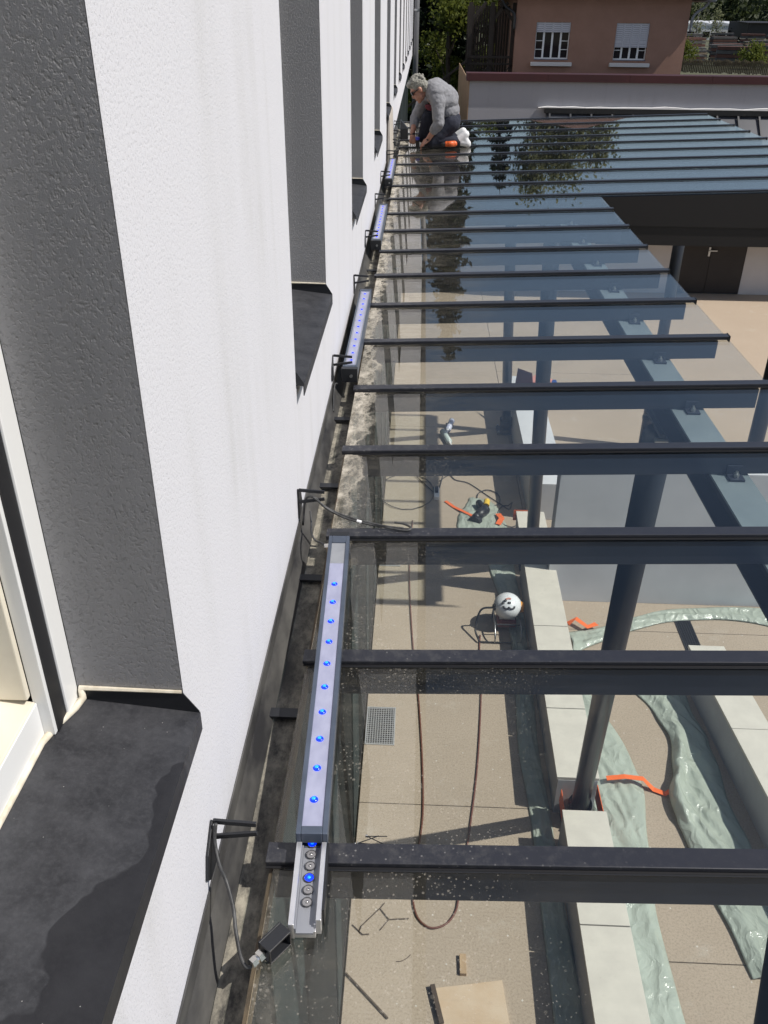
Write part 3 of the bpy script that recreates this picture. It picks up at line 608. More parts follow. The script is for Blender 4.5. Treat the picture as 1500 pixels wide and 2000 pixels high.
for wv in (nearW, farW):
    MB().tube([wv+Vector((-.004,0,.012)), wv+Vector((.004,0,-.006))], .031, 14).build('wristband', M_BLACK, man)
tl = thing('hand_tool', (.33, 10.98, .06), 'small dark tool with a blue collar held in the kneeling man\'s hands', 'tool')
MB().tube([(.325,10.99,.04),(.325,10.975,.125)], .022, 12).build('barrel', M_BLACKM, tl); MB().tube([(.325,10.975,.125),(.324,10.97,.15)], .024, 12).build('collar', mat('blue_plastic', (.05,.06,.45), .4), tl)
dr = thing('cordless_drill', (.72, 10.92, .04), 'orange and black cordless drill lying by the man\'s knee', 'drill')
zd = gz(.72)+.032
MB().cap((.665,10.90,zd+.032),(.755,10.91,zd+.034),.030,.033).build('motor_body', mat('orange_plastic', (.75,.13,.03), .4), dr, smooth=True)
MB().tube([(.655,10.90,zd+.031),(.62,10.895,zd+.031),(.60,10.893,zd+.031)], [.024,.02,.011], 12).build('chuck', M_BLACKM, dr)
MB().cap((.73,10.92,zd+.03),(.76,11.0,zd+.028),.022,.024).build('grip', M_BLACKM, dr, smooth=True); MB().box(.725,.80,10.985,11.045,zd,zd+.055).build('battery', mat('orange_battery', (.70,.12,.03), .5), dr, bevel=.005)

# ================================================================== COURTYARD: KERB WALLS
def kerb(name, lab, rows, side, x0, x1, ht, shear, y_ref):
    t = thing(name, ((x0+x1)/2, rows[0][0], G), lab, 'low wall', 'white topped kerb walls')
    X = lambda x, y: x + shear*(y-y_ref)
    for (a, b, gap) in rows:
        MB().prism([(X(x0+.012,a),a,G),(X(x1-.012,a),a,G),(X(x1-.012,b),b,G),(X(x0+.012,b),b,G)], (0,0,ht-.032)).build('body', M_CURB, t)
        n = max(1, round((b-a)/1.26)); 
        for k in range(n):
            u, v_ = a+(b-a)*k/n+.003, a+(b-a)*(k+1)/n-.003
            MB().prism([(X(x0,u),u,G+ht-.03),(X(x1,u),u,G+ht-.03),(X(x1,v_),v_,G+ht-.03),(X(x0,v_),v_,G+ht-.03)], (0,0,.03+random.uniform(0,.003))).build('coping_slab', M_COPE, t, bevel=.003)
    return t
kerb('kerb_wall', 'cream-topped low wall with a slanting column standing in its gap', [(1.75,4.09,0),(4.095,5.165,0),(5.52,6.40,0),(6.405,7.70,0),(7.705,9.25,0),(9.67,10.2,0)], 1, 1.73, 2.105, .45, .012, 5)
kerb('kerb_wall', 'cream-topped low wall farthest right, beyond the green plastic sheets', [(2.5,7.45,0)], 1, 3.44, 3.82, .45, -.075, 6.68)
MB().box(2.06,5.6,8.80,9.0,G,-3.03).build('screen_wall', M_GWALL, label='plain pale grey wall standing across the courtyard behind the planting strip', cat='wall', bevel=.005)
MB().box(2.05,2.55,10.75,14.8,G,G+.58).build('planter_wall', M_GWALL, label='low grey wall block along the courtyard beyond the second column', cat='wall', bevel=.006)
def strip(name, pts, wd, m_, lab, cat, z=.004, group=None):   # flat tape following the ground
    P = [Vector(p) for p in pts]; L_, R_ = [], []
    for i, p in enumerate(P):
        t = (P[min(i+1,len(P)-1)]-P[max(i-1,0)]); t.z = 0; t.normalize(); n = Vector((-t.y, t.x, 0))*wd/2; L_.append(p+n); R_.append(p-n)
    return MB().grid([L_, R_]).build(name, m_, label=lab, cat=cat, solid=.002, group=group)
# green film: lofted between two hand-placed edges, with folds
def film(lab, left, right, z0, amp, nu=26, nv=70, seed=0, lift=None):
    r = np.random.default_rng(seed); Lc = curve(left, 10); Rc = curve(right, 10)
    def samp(C, t): 
        q = t*(len(C)-1); i = min(int(q), len(C)-2); return C[i].lerp(C[i+1], q-i)
    ph = r.uniform(0, 6.28, 14); fr = r.uniform(.8, 5, 14); fv = r.uniform(.3, 3, 14); am = r.uniform(.3, 1, 14)
    rows = []
    for j in range(nv+1):
        t = j/nv; row = []
        for i in range(nu+1):
            u = i/nu; p = samp(Lc, t).lerp(samp(Rc, t), u)
            hgt = sum(am[k]*abs(math.sin(fr[k]*u*2.2+fv[k]*t*9+ph[k]+1.3*math.sin(fv[k]*t*5+u*3)))**1.6 for k in range(14))/14
            e = min(1, 5*u, 5*(1-u))*.75+.25
            z = z0 + amp*hgt*e*1.6 + (lift(u, t) if lift else 0)
            row.append((p.x+amp*.35*math.sin(ph[0]+9*t+5*u)+amp*.12*math.sin(31*t+ph[1]), p.y, p.z+z))
        rows.append(row)
    return MB().grid(rows).build('plastic_sheet', M_TARP, smooth=True, solid=.003, label=lab, cat='plastic sheet', group='green plastic sheets')
film('green plastic sheet along the shaded side of the kerb wall', [(1.50,3.0,G),(1.55,5,G),(1.50,6.5,G),(1.56,8,G),(1.45,9.3,G),(1.30,10.2,G)], [(1.72,3.0,G),(1.73,5,G),(1.72,6.5,G),(1.74,8,G),(1.74,9.3,G),(1.75,10.2,G)], .006, .05, 14, 90, 1)
film('green plastic sheet along the sunny side of the kerb wall', [(2.12,2.9,G),(2.12,4.2,G),(2.13,5.2,G),(2.13,5.9,G),(2.13,6.6,G),(2.13,7.4,G)], [(2.50,2.9,G),(2.43,4.2,G),(2.53,5.0,G),(2.63,5.8,G),(2.53,6.4,G),(2.28,7.3,G)], .006, .06, 22, 90, 2)
film('wide crumpled green plastic sheet with a turned-back edge beside the far kerb', [(3.10,4.0,G),(2.97,4.6,G),(2.84,5.16,G),(2.83,5.75,G),(2.98,6.05,G),(3.05,6.5,G),(2.95,6.85,G),(2.78,7.2,G)], [(3.42,4.0,G),(3.45,4.6,G),(3.42,5.2,G),(3.36,5.8,G),(3.40,6.3,G),(3.42,6.6,G),(3.38,7.0,G),(3.34,7.3,G)], .006, .09, 30, 90, 5, lambda u, t: .10*math.exp(-((u-.15)/.16)**2)*max(0, math.sin(t*math.pi*1.2))*(1 if t > .35 else .3))
film('rolled green plastic sheet at the foot of the grey wall', [(2.25,7.75,G),(2.6,8.0,G),(3.05,8.25,G),(3.5,8.42,G),(4.1,8.5,G),(4.5,8.45,G),(4.9,8.30,G)], [(2.24,8.15,G),(2.6,8.25,G),(3.05,8.48,G),(3.5,8.66,G),(4.1,8.74,G),(4.5,8.76,G),(4.9,8.74,G)], .006, .06, 14, 80, 9)
film('small green plastic sheet spread around the black tool', [(1.0,10.35,G),(1.1,10.9,G),(1.25,11.3,G)], [(1.72,10.25,G),(1.70,10.8,G),(1.55,11.2,G)], .006, .04, 18, 20, 12)
strip('tape_strip', [(2.28,5.86,G+.10),(2.45,5.87,G+.12),(2.62,5.865,G+.105),(2.72,5.82,G+.02),(2.82,5.77,G+.02),(2.93,5.79,G+.11)], .055, M_ORANGE, 'orange tape joining two green plastic sheets', 'tape')
strip('tape_strip', [(.88,11.19,G+.012),(1.0,11.02,G+.012),(1.12,10.88,G+.03),(1.29,10.68,G+.05)], .05, M_ORANGE, 'orange tape running to the black tool', 'tape')
for i, (a, b, lab) in enumerate((((1.785,5.175,G+.20),(1.785,5.50,G+.25),'orange tape on the shaded cheek of the column gap'), ((2.10,5.175,G+.30),(2.10,5.51,G+.30),'orange tape on the sunny cheek of the column gap'))):
    MB().bar(a, b, .006, .17).build('tape_strip', M_ORANGE, label=lab, cat='tape')
MB().box(1.76,2.10,10.204,10.21,G+.30,G+.46).build('tape_strip', M_ORANGE, label='orange tape across the end of the kerb wall by the second column', cat='tape')
strip('tape_strip', [(2.27,8.30,G+.03),(2.36,8.33,G+.09),(2.48,8.20,G+.07),(2.60,8.28,G+.06)], .07, M_ORANGE, 'torn orange tape on the corner of the rolled sheet', 'tape')
strip('tape_strip', [(1.60,10.5,G+.05),(1.66,10.62,G+.08),(1.62,10.8,G+.05)], .08, M_ORANGE, 'crumpled red-orange tape in the shade of the low wall', 'tape')
# drains
def grate(x0, x1, y0, y1, n, k, lab, m_, name='drain_grate'):
    t = thing(name, ((x0+x1)/2, (y0+y1)/2, G), lab, 'drain')
    MB().box(x0+.012,x1-.012,y0+.012,y1-.012,G+.0005,G+.002).build('sump', M_BLACK, t)
    MB().box(x0,x1,y0,y0+.012,G+.002,G+.012).box(x0,x1,y1-.012,y1,G+.002,G+.012).box(x0,x0+.012,y0+.012,y1-.012,G+.002,G+.012).box(x1-.012,x1,y0+.012,y1-.012,G+.002,G+.012).build('frame', m_, t)
    for i in range(n):
        x = x0+.012+(x1-x0-.024)*(i+.5)/n; MB().box(x-.003,x+.003,y0+.012,y1-.012,G+.003,G+.011).build('slat', m_, t)
    for i in range(k):
        y = y0+.012+(y1-y0-.024)*(i+.5)/k; MB().box(x0+.012,x1-.012,y-.0025,y+.0025,G+.0112,G+.0125).build('cross_bar', m_, t)
M_GALV = mat('galvanised_steel', (.55,.56,.56), .45, .5)
grate(-.02,.275,6.27,6.80,11,18,'galvanised square drain grate beside the wall', M_GALV)
grate(-.02,.255,9.44,9.95,11,16,'galvanised drain grate by the wall, the farther of the two', M_GALV)
grate(3.56,3.75,7.50,8.46,6,30,'black slotted channel drain in front of the grey wall', mat('cast_iron', (.03,.03,.033), .5), 'channel_drain')
# cables and bits on the ground
zc = G+.012
MB().tube(curve([(.40,10.6,zc),(.376,9.53,zc),(.40,8.6,zc),(.452,7.66,zc),(.50,7.1,zc),(.526,6.69,zc),(.555,6.0,zc),(.557,5.38,zc),(.50,4.9,zc),(.479,4.60,zc),(.51,4.42,zc),(.58,4.33,zc),(.66,4.31,zc),(.76,4.36,zc),(.83,4.47,zc),(.86,4.62,zc),(.93,5.0,zc),(.996,5.40,zc),(1.08,6.0,zc),(1.15,6.72,zc),(1.19,7.3,zc),(1.20,7.8,zc),(1.22,8.05,zc)]), .0085, 8).build('extension_cable', M_HOSE, smooth=True, label='brown cable looping along the concrete below the glass', cat='cable')
def loop(cx, cy_, rx, ry, a0, a1, n=20): return [(cx+rx*math.cos(a0+(a1-a0)*i/n), cy_+ry*math.sin(a0+(a1-a0)*i/n), zc+.012*(i % 3)/3) for i in range(n+1)]
MB().tube(loop(.30,11.45,.42,.55,0,7.6)+[(.72,11.42,zc),(.80,11.60,zc),(.86,12.0,zc),(.70,12.3,zc)], .007, 6).build('extension_cable', M_CABLE, smooth=True, label='dark cable coiled around the socket block', cat='cable')
MB().tube(curve([(.80,11.8,zc),(.95,12.0,zc),(1.05,11.85,zc),(1.25,11.75,zc),(1.5,11.4,zc),(1.68,11.15,zc),(1.80,11.0,zc),(1.86,11.2,zc)])+loop(1.78,10.8,.16,.3,1.5,7), .007, 6).build('extension_cable', M_CABLE, smooth=True, label='dark cable snaking from the socket block to the low wall', cat='cable')
MB().tube(loop(1.52,11.30,.17,.25,0,12.4,40), .007, 6).build('extension_cable', M_CABLE, smooth=True, label='dark cable coiled behind the black tool', cat='cable')
sb = thing('socket_block', (.75, 11.35, G), 'small pale socket block with cables plugged in', 'socket block')
MB().box(.71,.79,11.22,11.52,G,G+.06).build('body', M_WHITE, sb, bevel=.008); MB().box(.725,.775,11.34,11.50,G+.061,G+.085).build('plug', M_BLACK, sb, bevel=.005)
at = thing('power_tool', (1.42, 10.8, G), 'black and yellow power tool lying on green plastic', 'power tool')
MB().cap((1.30,10.62,G+.09),(1.43,10.80,G+.10),.06,.075).build('motor_body', M_BLACKM, at, smooth=True); MB().cap((1.42,10.84,G+.10),(1.36,11.02,G+.09),.045,.05).build('grip', M_BLACKM, at, smooth=True)
MB().tube([(1.45,10.87,G+.13),(1.47,11.0,G+.14)], .045, 12).build('gear_head', mat('yellow_plastic', (.75,.50,.05), .45), at); MB().tube([(1.31,10.64,G+.03),(1.27,10.57,G+.03)], .09, 18).build('guard', M_BLACKM, at)
# portable machine: white dome, orange cap, metal frame
mc = thing('portable_machine', (1.52, 8.4, G), 'rounded white portable machine with orange side cap on a wire frame', 'machine')
o = MB().ell((1.53,8.47,G+.30), (.165,.17,.15), 24, 14).ell((1.55,8.52,G+.26), (.175,.15,.12), 24, 12).box(1.44,1.62,8.38,8.56,G+.15,G+.22).build('dome', mat('white_shell', (.72,.74,.76), .25), mc, smooth=True)
MB().tube([(1.66,8.47,G+.29),(1.715,8.47,G+.285)], [.075,.06], 16).build('side_cap', mat('orange_shell', (.72,.30,.04), .4), mc, smooth=True)
MB().tube([(1.395,8.43,G+.31),(1.36,8.42,G+.31)], [.05,.035], 14).build('port', M_BLACKM, mc, smooth=True)
def dome(u, v):       # point just above the shell; u sideways, v up the camera-facing side
    q = Vector((.165*math.sin(u)*math.cos(v), -.17*math.cos(u)*math.cos(v), .15*math.sin(v))); return Vector((1.53,8.47,G+.30))+q*1.015
for cu in (-.22, .24): MB().tube([dome(cu+.24*math.cos(t), .62+.16*math.sin(t)) for t in [math.pi+math.pi*i/12 for i in range(13)]], .011, 6).build('vent_ridge', M_BLACKM, o)
for uu, vv in ((-.62,.80),(-.50,1.02),(.05,.92)): MB().ell(dome(uu,vv), (.022,.016,.012), 8, 6).build('knob', M_BLACKM, o)
MB().tube([dome(-.5,1.15), dome(0,1.25), dome(.4,1.2)], .012, 6).build('handle_strip', mat('salmon_label', (.65,.30,.24), .5), o)
MB().box(1.42,1.64,8.36,8.58,G+.06,G+.17).build('base', mat('dark_red_plastic', (.16,.03,.03), .5), mc, bevel=.02)
for x in (1.38, 1.68):
    MB().tube(curve([(x,8.14,G+.02),(x,8.15,G+.10),(x,8.28,G+.17),(x,8.55,G+.17),(x,8.62,G+.02)]), .010, 8).build('frame_rail', M_BOLT, mc, smooth=True)
MB().tube([(1.20,8.14,G+.02),(1.68,8.14,G+.02)], .009, 8).tube([(1.38,8.28,G+.17),(1.68,8.28,G+.17)], .009, 8).build('cross_rail', M_BLACKM, mc)
MB().tube(curve([(1.37,8.42,G+.31),(1.22,8.40,G+.28),(1.16,8.28,G+.10),(1.20,8.14,G+.03)]), .012, 8).build('hose', M_BLACKM, mc, smooth=True)
mc.location.y -= .22; ORG[mc.name] = Vector(mc.location)
# cartridges, pink bag, boards and twigs
for (x, y, a, lab) in ((1.0,13.75,.2,'white printed sealant cartridge lying on the concrete'), (.93,13.3,-.25,'pale green crumpled cartridge next to the white one')):
    t = thing('sealant_cartridge', (x, y, G), lab, 'cartridge', 'sealant cartridges'); d = Vector((math.sin(a), math.cos(a), 0)); p = Vector((x, y, G+.05))
    MB().tube([p-d*.2, p+d*.2], .05, 14).build('tube', mat('cartridge_white', (.7,.72,.76), .4, c2=(.35,.38,.62), vs=14, stretch=(1,3,1)) if a > 0 else mat('cartridge_green', (.50,.58,.55), .4), t, smooth=True)
    MB().tube([p-d*.2, p-d*.24, p-d*.36], [.03,.02,.008], 10).build('nozzle', M_WHITE, t, smooth=True); MB().tube([p+d*.2, p+d*.22], .052, 14).build('plunger', M_ALUG, t)
pk = thing('rubble_bag', (2.62, 14.0, G), 'pink folded bag leaning beside a blue box', 'bag')
M_PINK = mat('pink_plastic', (.55,.24,.20), .6); M_PINKD = mat('maroon_plastic', (.20,.07,.07), .6)
MB().prism([(2.25,14.05,G+.58),(2.55,13.85,G+.58),(2.70,14.1,G+.60),(2.42,14.3,G+.60)], (.04,0,.22)).build('flap', M_PINK, pk, bevel=.02)
MB().add([(2.10,14.15,G+.585),(2.40,13.75,G+.585),(2.36,14.0,G+.95),(2.16,14.35,G+.90)], [(0,1,2,3)]).build('side', M_PINKD, pk, solid=.01)
MB().box(2.60,2.95,14.7,15.0,G,G+.45).build('storage_box', mat('blue_crate', (.02,.06,.22), .5), label='dark blue box behind the pink bag', cat='box', bevel=.01)
MB().prism([(.655,3.815,G),(1.16,3.90,G),(1.21,3.35,G),(.72,3.35,G)], (0,0,.022)).build('plywood_board', M_PLY, label='pale plywood sheet on the concrete at the bottom edge', cat='board', bevel=.002)
MB().box(.845,.895,3.93,4.09,G,G+.035).build('wood_offcut', M_WOOD, label='small wood offcut beside the plywood sheet', cat='wood', bevel=.002)
MB().tube([(-.02,3.905,G+.012),(.31,3.58,G+.012)], .009, 6).build('stick', M_TWIG, label='straight dark stick lying against the wall foot', cat='stick')
MB().bar((.635,3.83,G+.03),(.70,3.55,G+.03),.035,.03).build('batten', M_TWIG, label='dark batten along the edge of the plywood sheet', cat='batten')
tw = MB()
for a, b in (((0,4.31),(.06,4.255)),((.06,4.255),(.075,4.305)),((.075,4.305),(.215,4.465)),((.215,4.465),(.25,4.515)),((.215,4.465),(.29,4.37)),((.29,4.37),(.225,4.275)),((.29,4.37),(.45,4.385)),((.06,4.255),(.085,4.23)),((.085,4.23),(.14,4.235))):
    tw.tube([(a[0],a[1],G+.008),(b[0],b[1],G+.010)], .0045, 5)
tw.build('twig', M_TWIG, label='forked dry twig lying near the cable loop', cat='twig')
MB().tube(curve([(.36,4.02,G+.005),(.40,4.025,G+.006),(.44,4.05,G+.005),(.47,4.08,G+.006)]), .003, 5).build('twig', M_TWIG, label='short curved twig between the stick and the plywood', cat='twig')

# ================================================================== WHITE ANNEX WITH RED COPING
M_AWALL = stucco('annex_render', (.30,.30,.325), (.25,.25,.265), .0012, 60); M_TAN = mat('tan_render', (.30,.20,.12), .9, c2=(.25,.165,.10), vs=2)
ax = thing('annex_building', (9, 23, G), 'low white annex with a dark red coping behind the glass roof', 'building')
MB().box(1.44,18,22.3,22.6,G,-.05).build('wall', M_AWALL, ax)
MB().box(1.42,1.439,22.3,29.0,G,-.06).build('side_wall', M_TAN, ax); MB().box(1.45,18,22.61,29,G,-.45).build('roof', mat('gravel_roof', (.12,.12,.115), .95, c2=(.08,.08,.075), vs=6), ax)
for i in range(9): MB().box(1.36+1.85*i+.002,1.36+1.85*(i+1)-.002,22.22,22.66,-.048+.0,.112).build('coping_panel', M_RED, ax, bevel=.004)
pr0, pr1 = (22.285,-.70), (21.5,-1.40)
MB().prism([(3.25,pr0[0],pr0[1]),(3.25,pr1[0],pr1[1]),(3.25,pr1[0],pr1[1]-.05),(3.25,pr0[0],pr0[1]-.05)], (14.5,0,0)).build('porch_roof', mat('dark_seam_metal', (.055,.058,.068), .4, c2=(.075,.078,.088), vs=1), ax)
MB().box(3.2,17.8,22.2,22.29,-.70,-.585).build('ridge_flashing', M_BLACKM, ax)
rib = None
for i in range(30):
    x = 3.3+.48*i
    if rib is None: rib = MB().prism([(x,pr0[0]-.09,pr0[1]-.045),(x,pr1[0],pr1[1]),(x,pr1[0],pr1[1]+.045),(x,pr0[0]-.09,pr0[1]+.0)], (.04,0,0)).build('roof_rib', mat('seam_rib', (.03,.032,.038), .45), ax)
    else: q = rib.copy(); COL.objects.link(q); q.parent = ax; q.location = (.48*i, 0, 0)
M_BROWN = mat('dark_brown_cladding', (.016,.012,.012), .6, c2=(.022,.017,.016), vs=2)
MB().box(3.25,17.75,21.46,21.50,-3.02,-1.42).build('porch_fascia', M_BROWN, ax); MB().box(3.25,17.75,21.485,21.53,-3.46,-3.025).build('porch_fascia', M_BROWN, ax)
MB().box(1.46,6.79,22.27,22.297,G,-2.69).box(8.53,17.9,22.27,22.297,G,-2.69).build('lower_wall', mat('pale_plinth_render', (.58,.55,.54), .85, c2=(.52,.49,.48), vs=1), ax)
jag = [(3.25+.3*i, 22.18, -.548+random.uniform(-.025,.02)*(1 if i % 2 else .3)) for i in range(48)]
MB().prism([(17.5,22.18,-.583),(3.05,22.18,-.583)]+jag, (0,.11,0)).build('pale_strip', mat('pale_strip_white', (.78,.77,.76), .9), ax)  # pale strip with a jagged top edge above the ridge flashing
MB().box(3.25,17.75,21.54,22.26,-3.44,-3.40).build('porch_soffit', M_BROWN, ax)
dr_ = MB().box(6.80,8.52,22.255,22.297,G+.02,-2.70).build('door', M_BROWN, ax)
MB().box(6.84,7.645,22.24,22.254,G+.04,-2.72).build('leaf', M_BROWN, dr_, bevel=.003); MB().box(7.655,8.48,22.24,22.254,G+.04,-2.72).build('leaf', M_BROWN, dr_, bevel=.003)
MB().box(7.58,7.625,22.228,22.239,-3.90,-3.68).bar((7.60,22.20,-3.76),(7.78,22.20,-3.76),.022,.024).bar((7.60,22.24,-3.76),(7.60,22.19,-3.76),.022,.022).build('handle', M_BOLT, dr_)

# ================================================================== HOUSE
hs = thing('house', (5.6, 33, G), 'salmon rendered house with two shuttered windows above the red coping', 'house')
M_SALM = mat('salmon_render', (.32,.185,.135), .9, c2=(.28,.16,.115), vs=2, bump=.003, bs=40); M_SHUT = mat('pale_shutter', (.50,.50,.54), .6); M_HWIN = mat('dark_window_glass', (.02,.016,.018), .08)
HY = 30.0
wz = [(.02,.99),(.10,1.0)]; wx = [(3.72,4.74),(6.10,7.08)]
hw = MB(); xs_ = [3.10,3.72,4.74,6.10,7.08,8.20]; zz_ = [G,.0,1.0,1.9]
for i in range(5):
    for j in range(3):
        if j == 1 and i in (1, 3): continue
        hw.add([(xs_[i],HY,zz_[j]),(xs_[i+1],HY,zz_[j]),(xs_[i+1],HY,zz_[j+1]),(xs_[i],HY,zz_[j+1])], [(0,1,2,3)])
hw.add([(3.10,HY,G),(3.10,HY+8,G),(3.10,HY+8,1.9),(3.10,HY,1.9)], [(0,3,2,1)]); hw.add([(8.20,HY,G),(8.20,HY+8,G),(8.20,HY+8,1.9),(8.20,HY,1.9)], [(0,1,2,3)]); hw.add([(3.1,HY+8,G),(8.2,HY+8,G),(8.2,HY+8,1.9),(3.1,HY+8,1.9)], [(0,1,2,3)])
hw.build('wall', M_SALM, hs)
for k, (a, b) in enumerate(wx):
    sb_ = (.74, .36)[k]     # lower edge of the roller shutter
    f = MB(); n = 4
    for i in range(n+1): x = a+(b-a)*i/n; f.box(max(a,x-.028),min(b,x+.028),HY+.10,HY+.15,0,1.0)
    f.box(a,b,HY+.095,HY+.152,0,.06); wd = f.build('window', M_WHITE, hs)
    MB().box(a,b,HY+.13,HY+.14,.06,1.0).build('pane', M_HWIN, wd)
    for i in (0, 3): MB().box(a+(b-a)*i/n+.03,a+(b-a)*(i+1)/n-.03,HY+.165,HY+.17,.06,.9).build('curtain', mat('net_curtain', (.16,.16,.2), .8), wd)
    for z in (.27,.5): MB().box(a+.03,a+(b-a)/n-.03,HY+.105,HY+.125,z,z+.02).box(b-(b-a)/n+.03,b-.03,HY+.105,HY+.125,z,z+.02).build('glazing_bar', M_WHITE, wd)
    z = 1.0; i = 0
    while z > sb_+.001: MB().box(a+.002,b-.002,HY+.03,HY+.045+.0,max(sb_,z-.052),z-.004).build('shutter_slat', M_SHUT, wd); z -= .055
    MB().box(a-.10,b+.12,HY-.13,HY+.09,-.16,-.055).build('window_sill', mat('pale_sill', (.62,.60,.58), .8), wd, bevel=.01)
    MB().tube([(a,HY-.03,.02),(b,HY-.03,.02)], .012, 6).build('sill_rail', mat('blue_grey_rail', (.10,.11,.16), .5), wd)
    MB().box(a,b,HY+.09,HY+.095,-.02,0.0).box(a-.001,a+.0,HY,HY+.15,0,1).box(b,b+.001,HY,HY+.15,0,1).build('reveal', M_SALM, wd)
rf = MB(); e0, e1, f0, f1, zr = 2.55, 8.75, HY-.45, HY+8.4, 1.70
rf.add([(e0,f0,zr),(e1,f0,zr),(e1,f1,zr),(e0,f1,zr),(5.65,HY+3.0,2.75),(5.65,HY+5.0,2.75)], [(0,1,4),(1,2,5,4),(2,3,5),(3,0,4,5),(3,2,1,0)])
rf.build('roof', mat('brown_tiles', (.10,.05,.035), .85, c2=(.07,.035,.025), vs=8), hs)
for x in (e0+.03, e1-.03): MB().tube([(x,f0,zr-.07),(x,f1,zr-.07)], .075, 10).build('gutter', mat('zinc_gutter', (.20,.21,.23), .5), hs, smooth=True)
MB().tube(curve([(8.70,HY-.1,1.60),(8.60,HY-.06,1.45),(8.30,HY-.06,1.2),(8.27,HY-.06,.8)]), .04, 8).build('downpipe', mat('zinc_pipe', (.20,.21,.23), .5), hs, smooth=True)
MB().tube(curve([(2.60,HY-.1,1.62),(2.75,HY-.06,1.40),(3.02,HY-.06,1.2),(3.05,HY-.06,.8)]), .04, 8).build('downpipe', M_BLACKM, hs, smooth=True)
# timber balcony and stair on the house's left side
M_TIMB = mat('dark_timber', (.018,.013,.010), .8, c2=(.028,.020,.014), vs=6)
bl = thing('timber_balcony', (2.4, 31, G), 'dark timber balcony with crossed railing on the side of the house', 'balcony')
for x in (1.75, 2.4, 3.05):
    MB().box(x-.06,x+.06,HY+.2,HY+.32,G,1.5).build('post', M_TIMB, bl); MB().bar((x,HY+.26,1.0),(x+(.45 if x < 3 else -.45),HY+.26,1.5),.08,.08,(0,1,0)).build('brace', M_TIMB, bl)
MB().box(1.7,3.08,HY+.1,HY+2.0,-1.02,-.92).build('deck', M_TIMB, bl); MB().box(1.7,3.09,HY+.15,HY+.25,.02,.08).build('handrail', M_TIMB, bl); MB().box(1.7,3.09,HY+.16,HY+.24,-.16,-.11).build('handrail', M_TIMB, bl)
for i in range(2): a = 1.8+.65*i; MB().bar((a,HY+.2,-.9),(a+.6,HY+.2,-.15),.03,.05,(0,1,0)).build('cross_bar', M_TIMB, bl); MB().bar((a+.6,HY+.17,-.9),(a,HY+.17,-.15),.03,.05,(0,1,0)).build('cross_bar', M_TIMB, bl)
for i in range(16): MB().box(1.72+.085*i,1.79+.085*i,HY+2.0,HY+2.04,-.9,1.4).build('back_board', M_TIMB, bl)
stt = thing('timber_stair', (.9, 31, G), 'dark timber stair descending left from the balcony', 'stair')
for i in range(14): MB().box(1.62-.27*i-.27,1.62-.27*i,HY+.2,HY+1.2,-1.05-.2*i,-1.0-.2*i).build('tread', M_TIMB, stt)
for yy in (HY+.15, HY+1.22): MB().bar((1.7,yy,-1.1),(-2.1,yy,-3.85),.05,.28,(0,1,0)).build('stringer', M_TIMB, stt)
MB().bar((1.7,HY+.15,-.05),(-2.1,HY+.15,-2.85),.06,.07,(0,1,0)).build('handrail', M_TIMB, stt)
for i in range(7): MB().box(1.5-.55*i,1.55-.55*i,HY+.12,HY+.18,-1.1-.4*i,-.2-.4*i).build('baluster', M_TIMB, stt)

# ================================================================== TREES
def leafmat(name, a, b):
    m, t, P, N, L = newmat(name); g = N.new('ShaderNodeNewGeometry')
    L.new(mixc(N, L, g.outputs['Random Per Island'], val(a), val(b)), P.inputs['Base Color']); P.inputs['Roughness'].default_value = .7; P.inputs['Specular IOR Level'].default_value = .2
    tl = N.new('ShaderNodeBsdfTranslucent'); tl.inputs[0].default_value = val(b, 1.2); mx = N.new('ShaderNodeMixShader'); mx.inputs[0].default_value = .4
    L.new(P.outputs[0], mx.inputs[1]); L.new(tl.outputs[0], mx.inputs[2]); L.new(mx.outputs[0], N['Material Output'].inputs[0]); return m
M_LY = leafmat('spring_leaf', (.055,.075,.012), (.14,.16,.03)); M_LD = leafmat('dark_needle', (.008,.014,.007), (.022,.034,.014)); M_LB = leafmat('birch_leaf', (.10,.11,.05), (.22,.23,.12)); M_LF = leafmat('forest_leaf', (.012,.02,.01), (.05,.065,.025))
M_BARK = mat('bark', (.06,.045,.032), .95, c2=(.10,.08,.06), vs=8); M_BARKP = mat('pale_bark', (.38,.36,.33), .9, c2=(.10,.09,.08), vs=6)
def leaves(C, size, tilt=None):           # C: n x 3 centres -> small folded quads
    n = len(C); a = rng.normal(size=(n,3)); a /= np.linalg.norm(a,axis=1)[:,None]
    if tilt is not None: a = a*(1-tilt[1]) + np.array(tilt[0])*tilt[1]; a /= np.linalg.norm(a,axis=1)[:,None]
    b = np.cross(a, rng.normal(size=(n,3))); b /= np.linalg.norm(b,axis=1)[:,None]
    s = (size*rng.uniform(.6,1.3,n))[:,None]; V = np.stack([C-a*s, C+b*s*.5, C+a*s, C-b*s*.5], 1).reshape(-1,3)
    o = MB(); o.v = [tuple(q) for q in V]; o.f = [(4*i,4*i+1,4*i+2,4*i+3) for i in range(n)]; return o
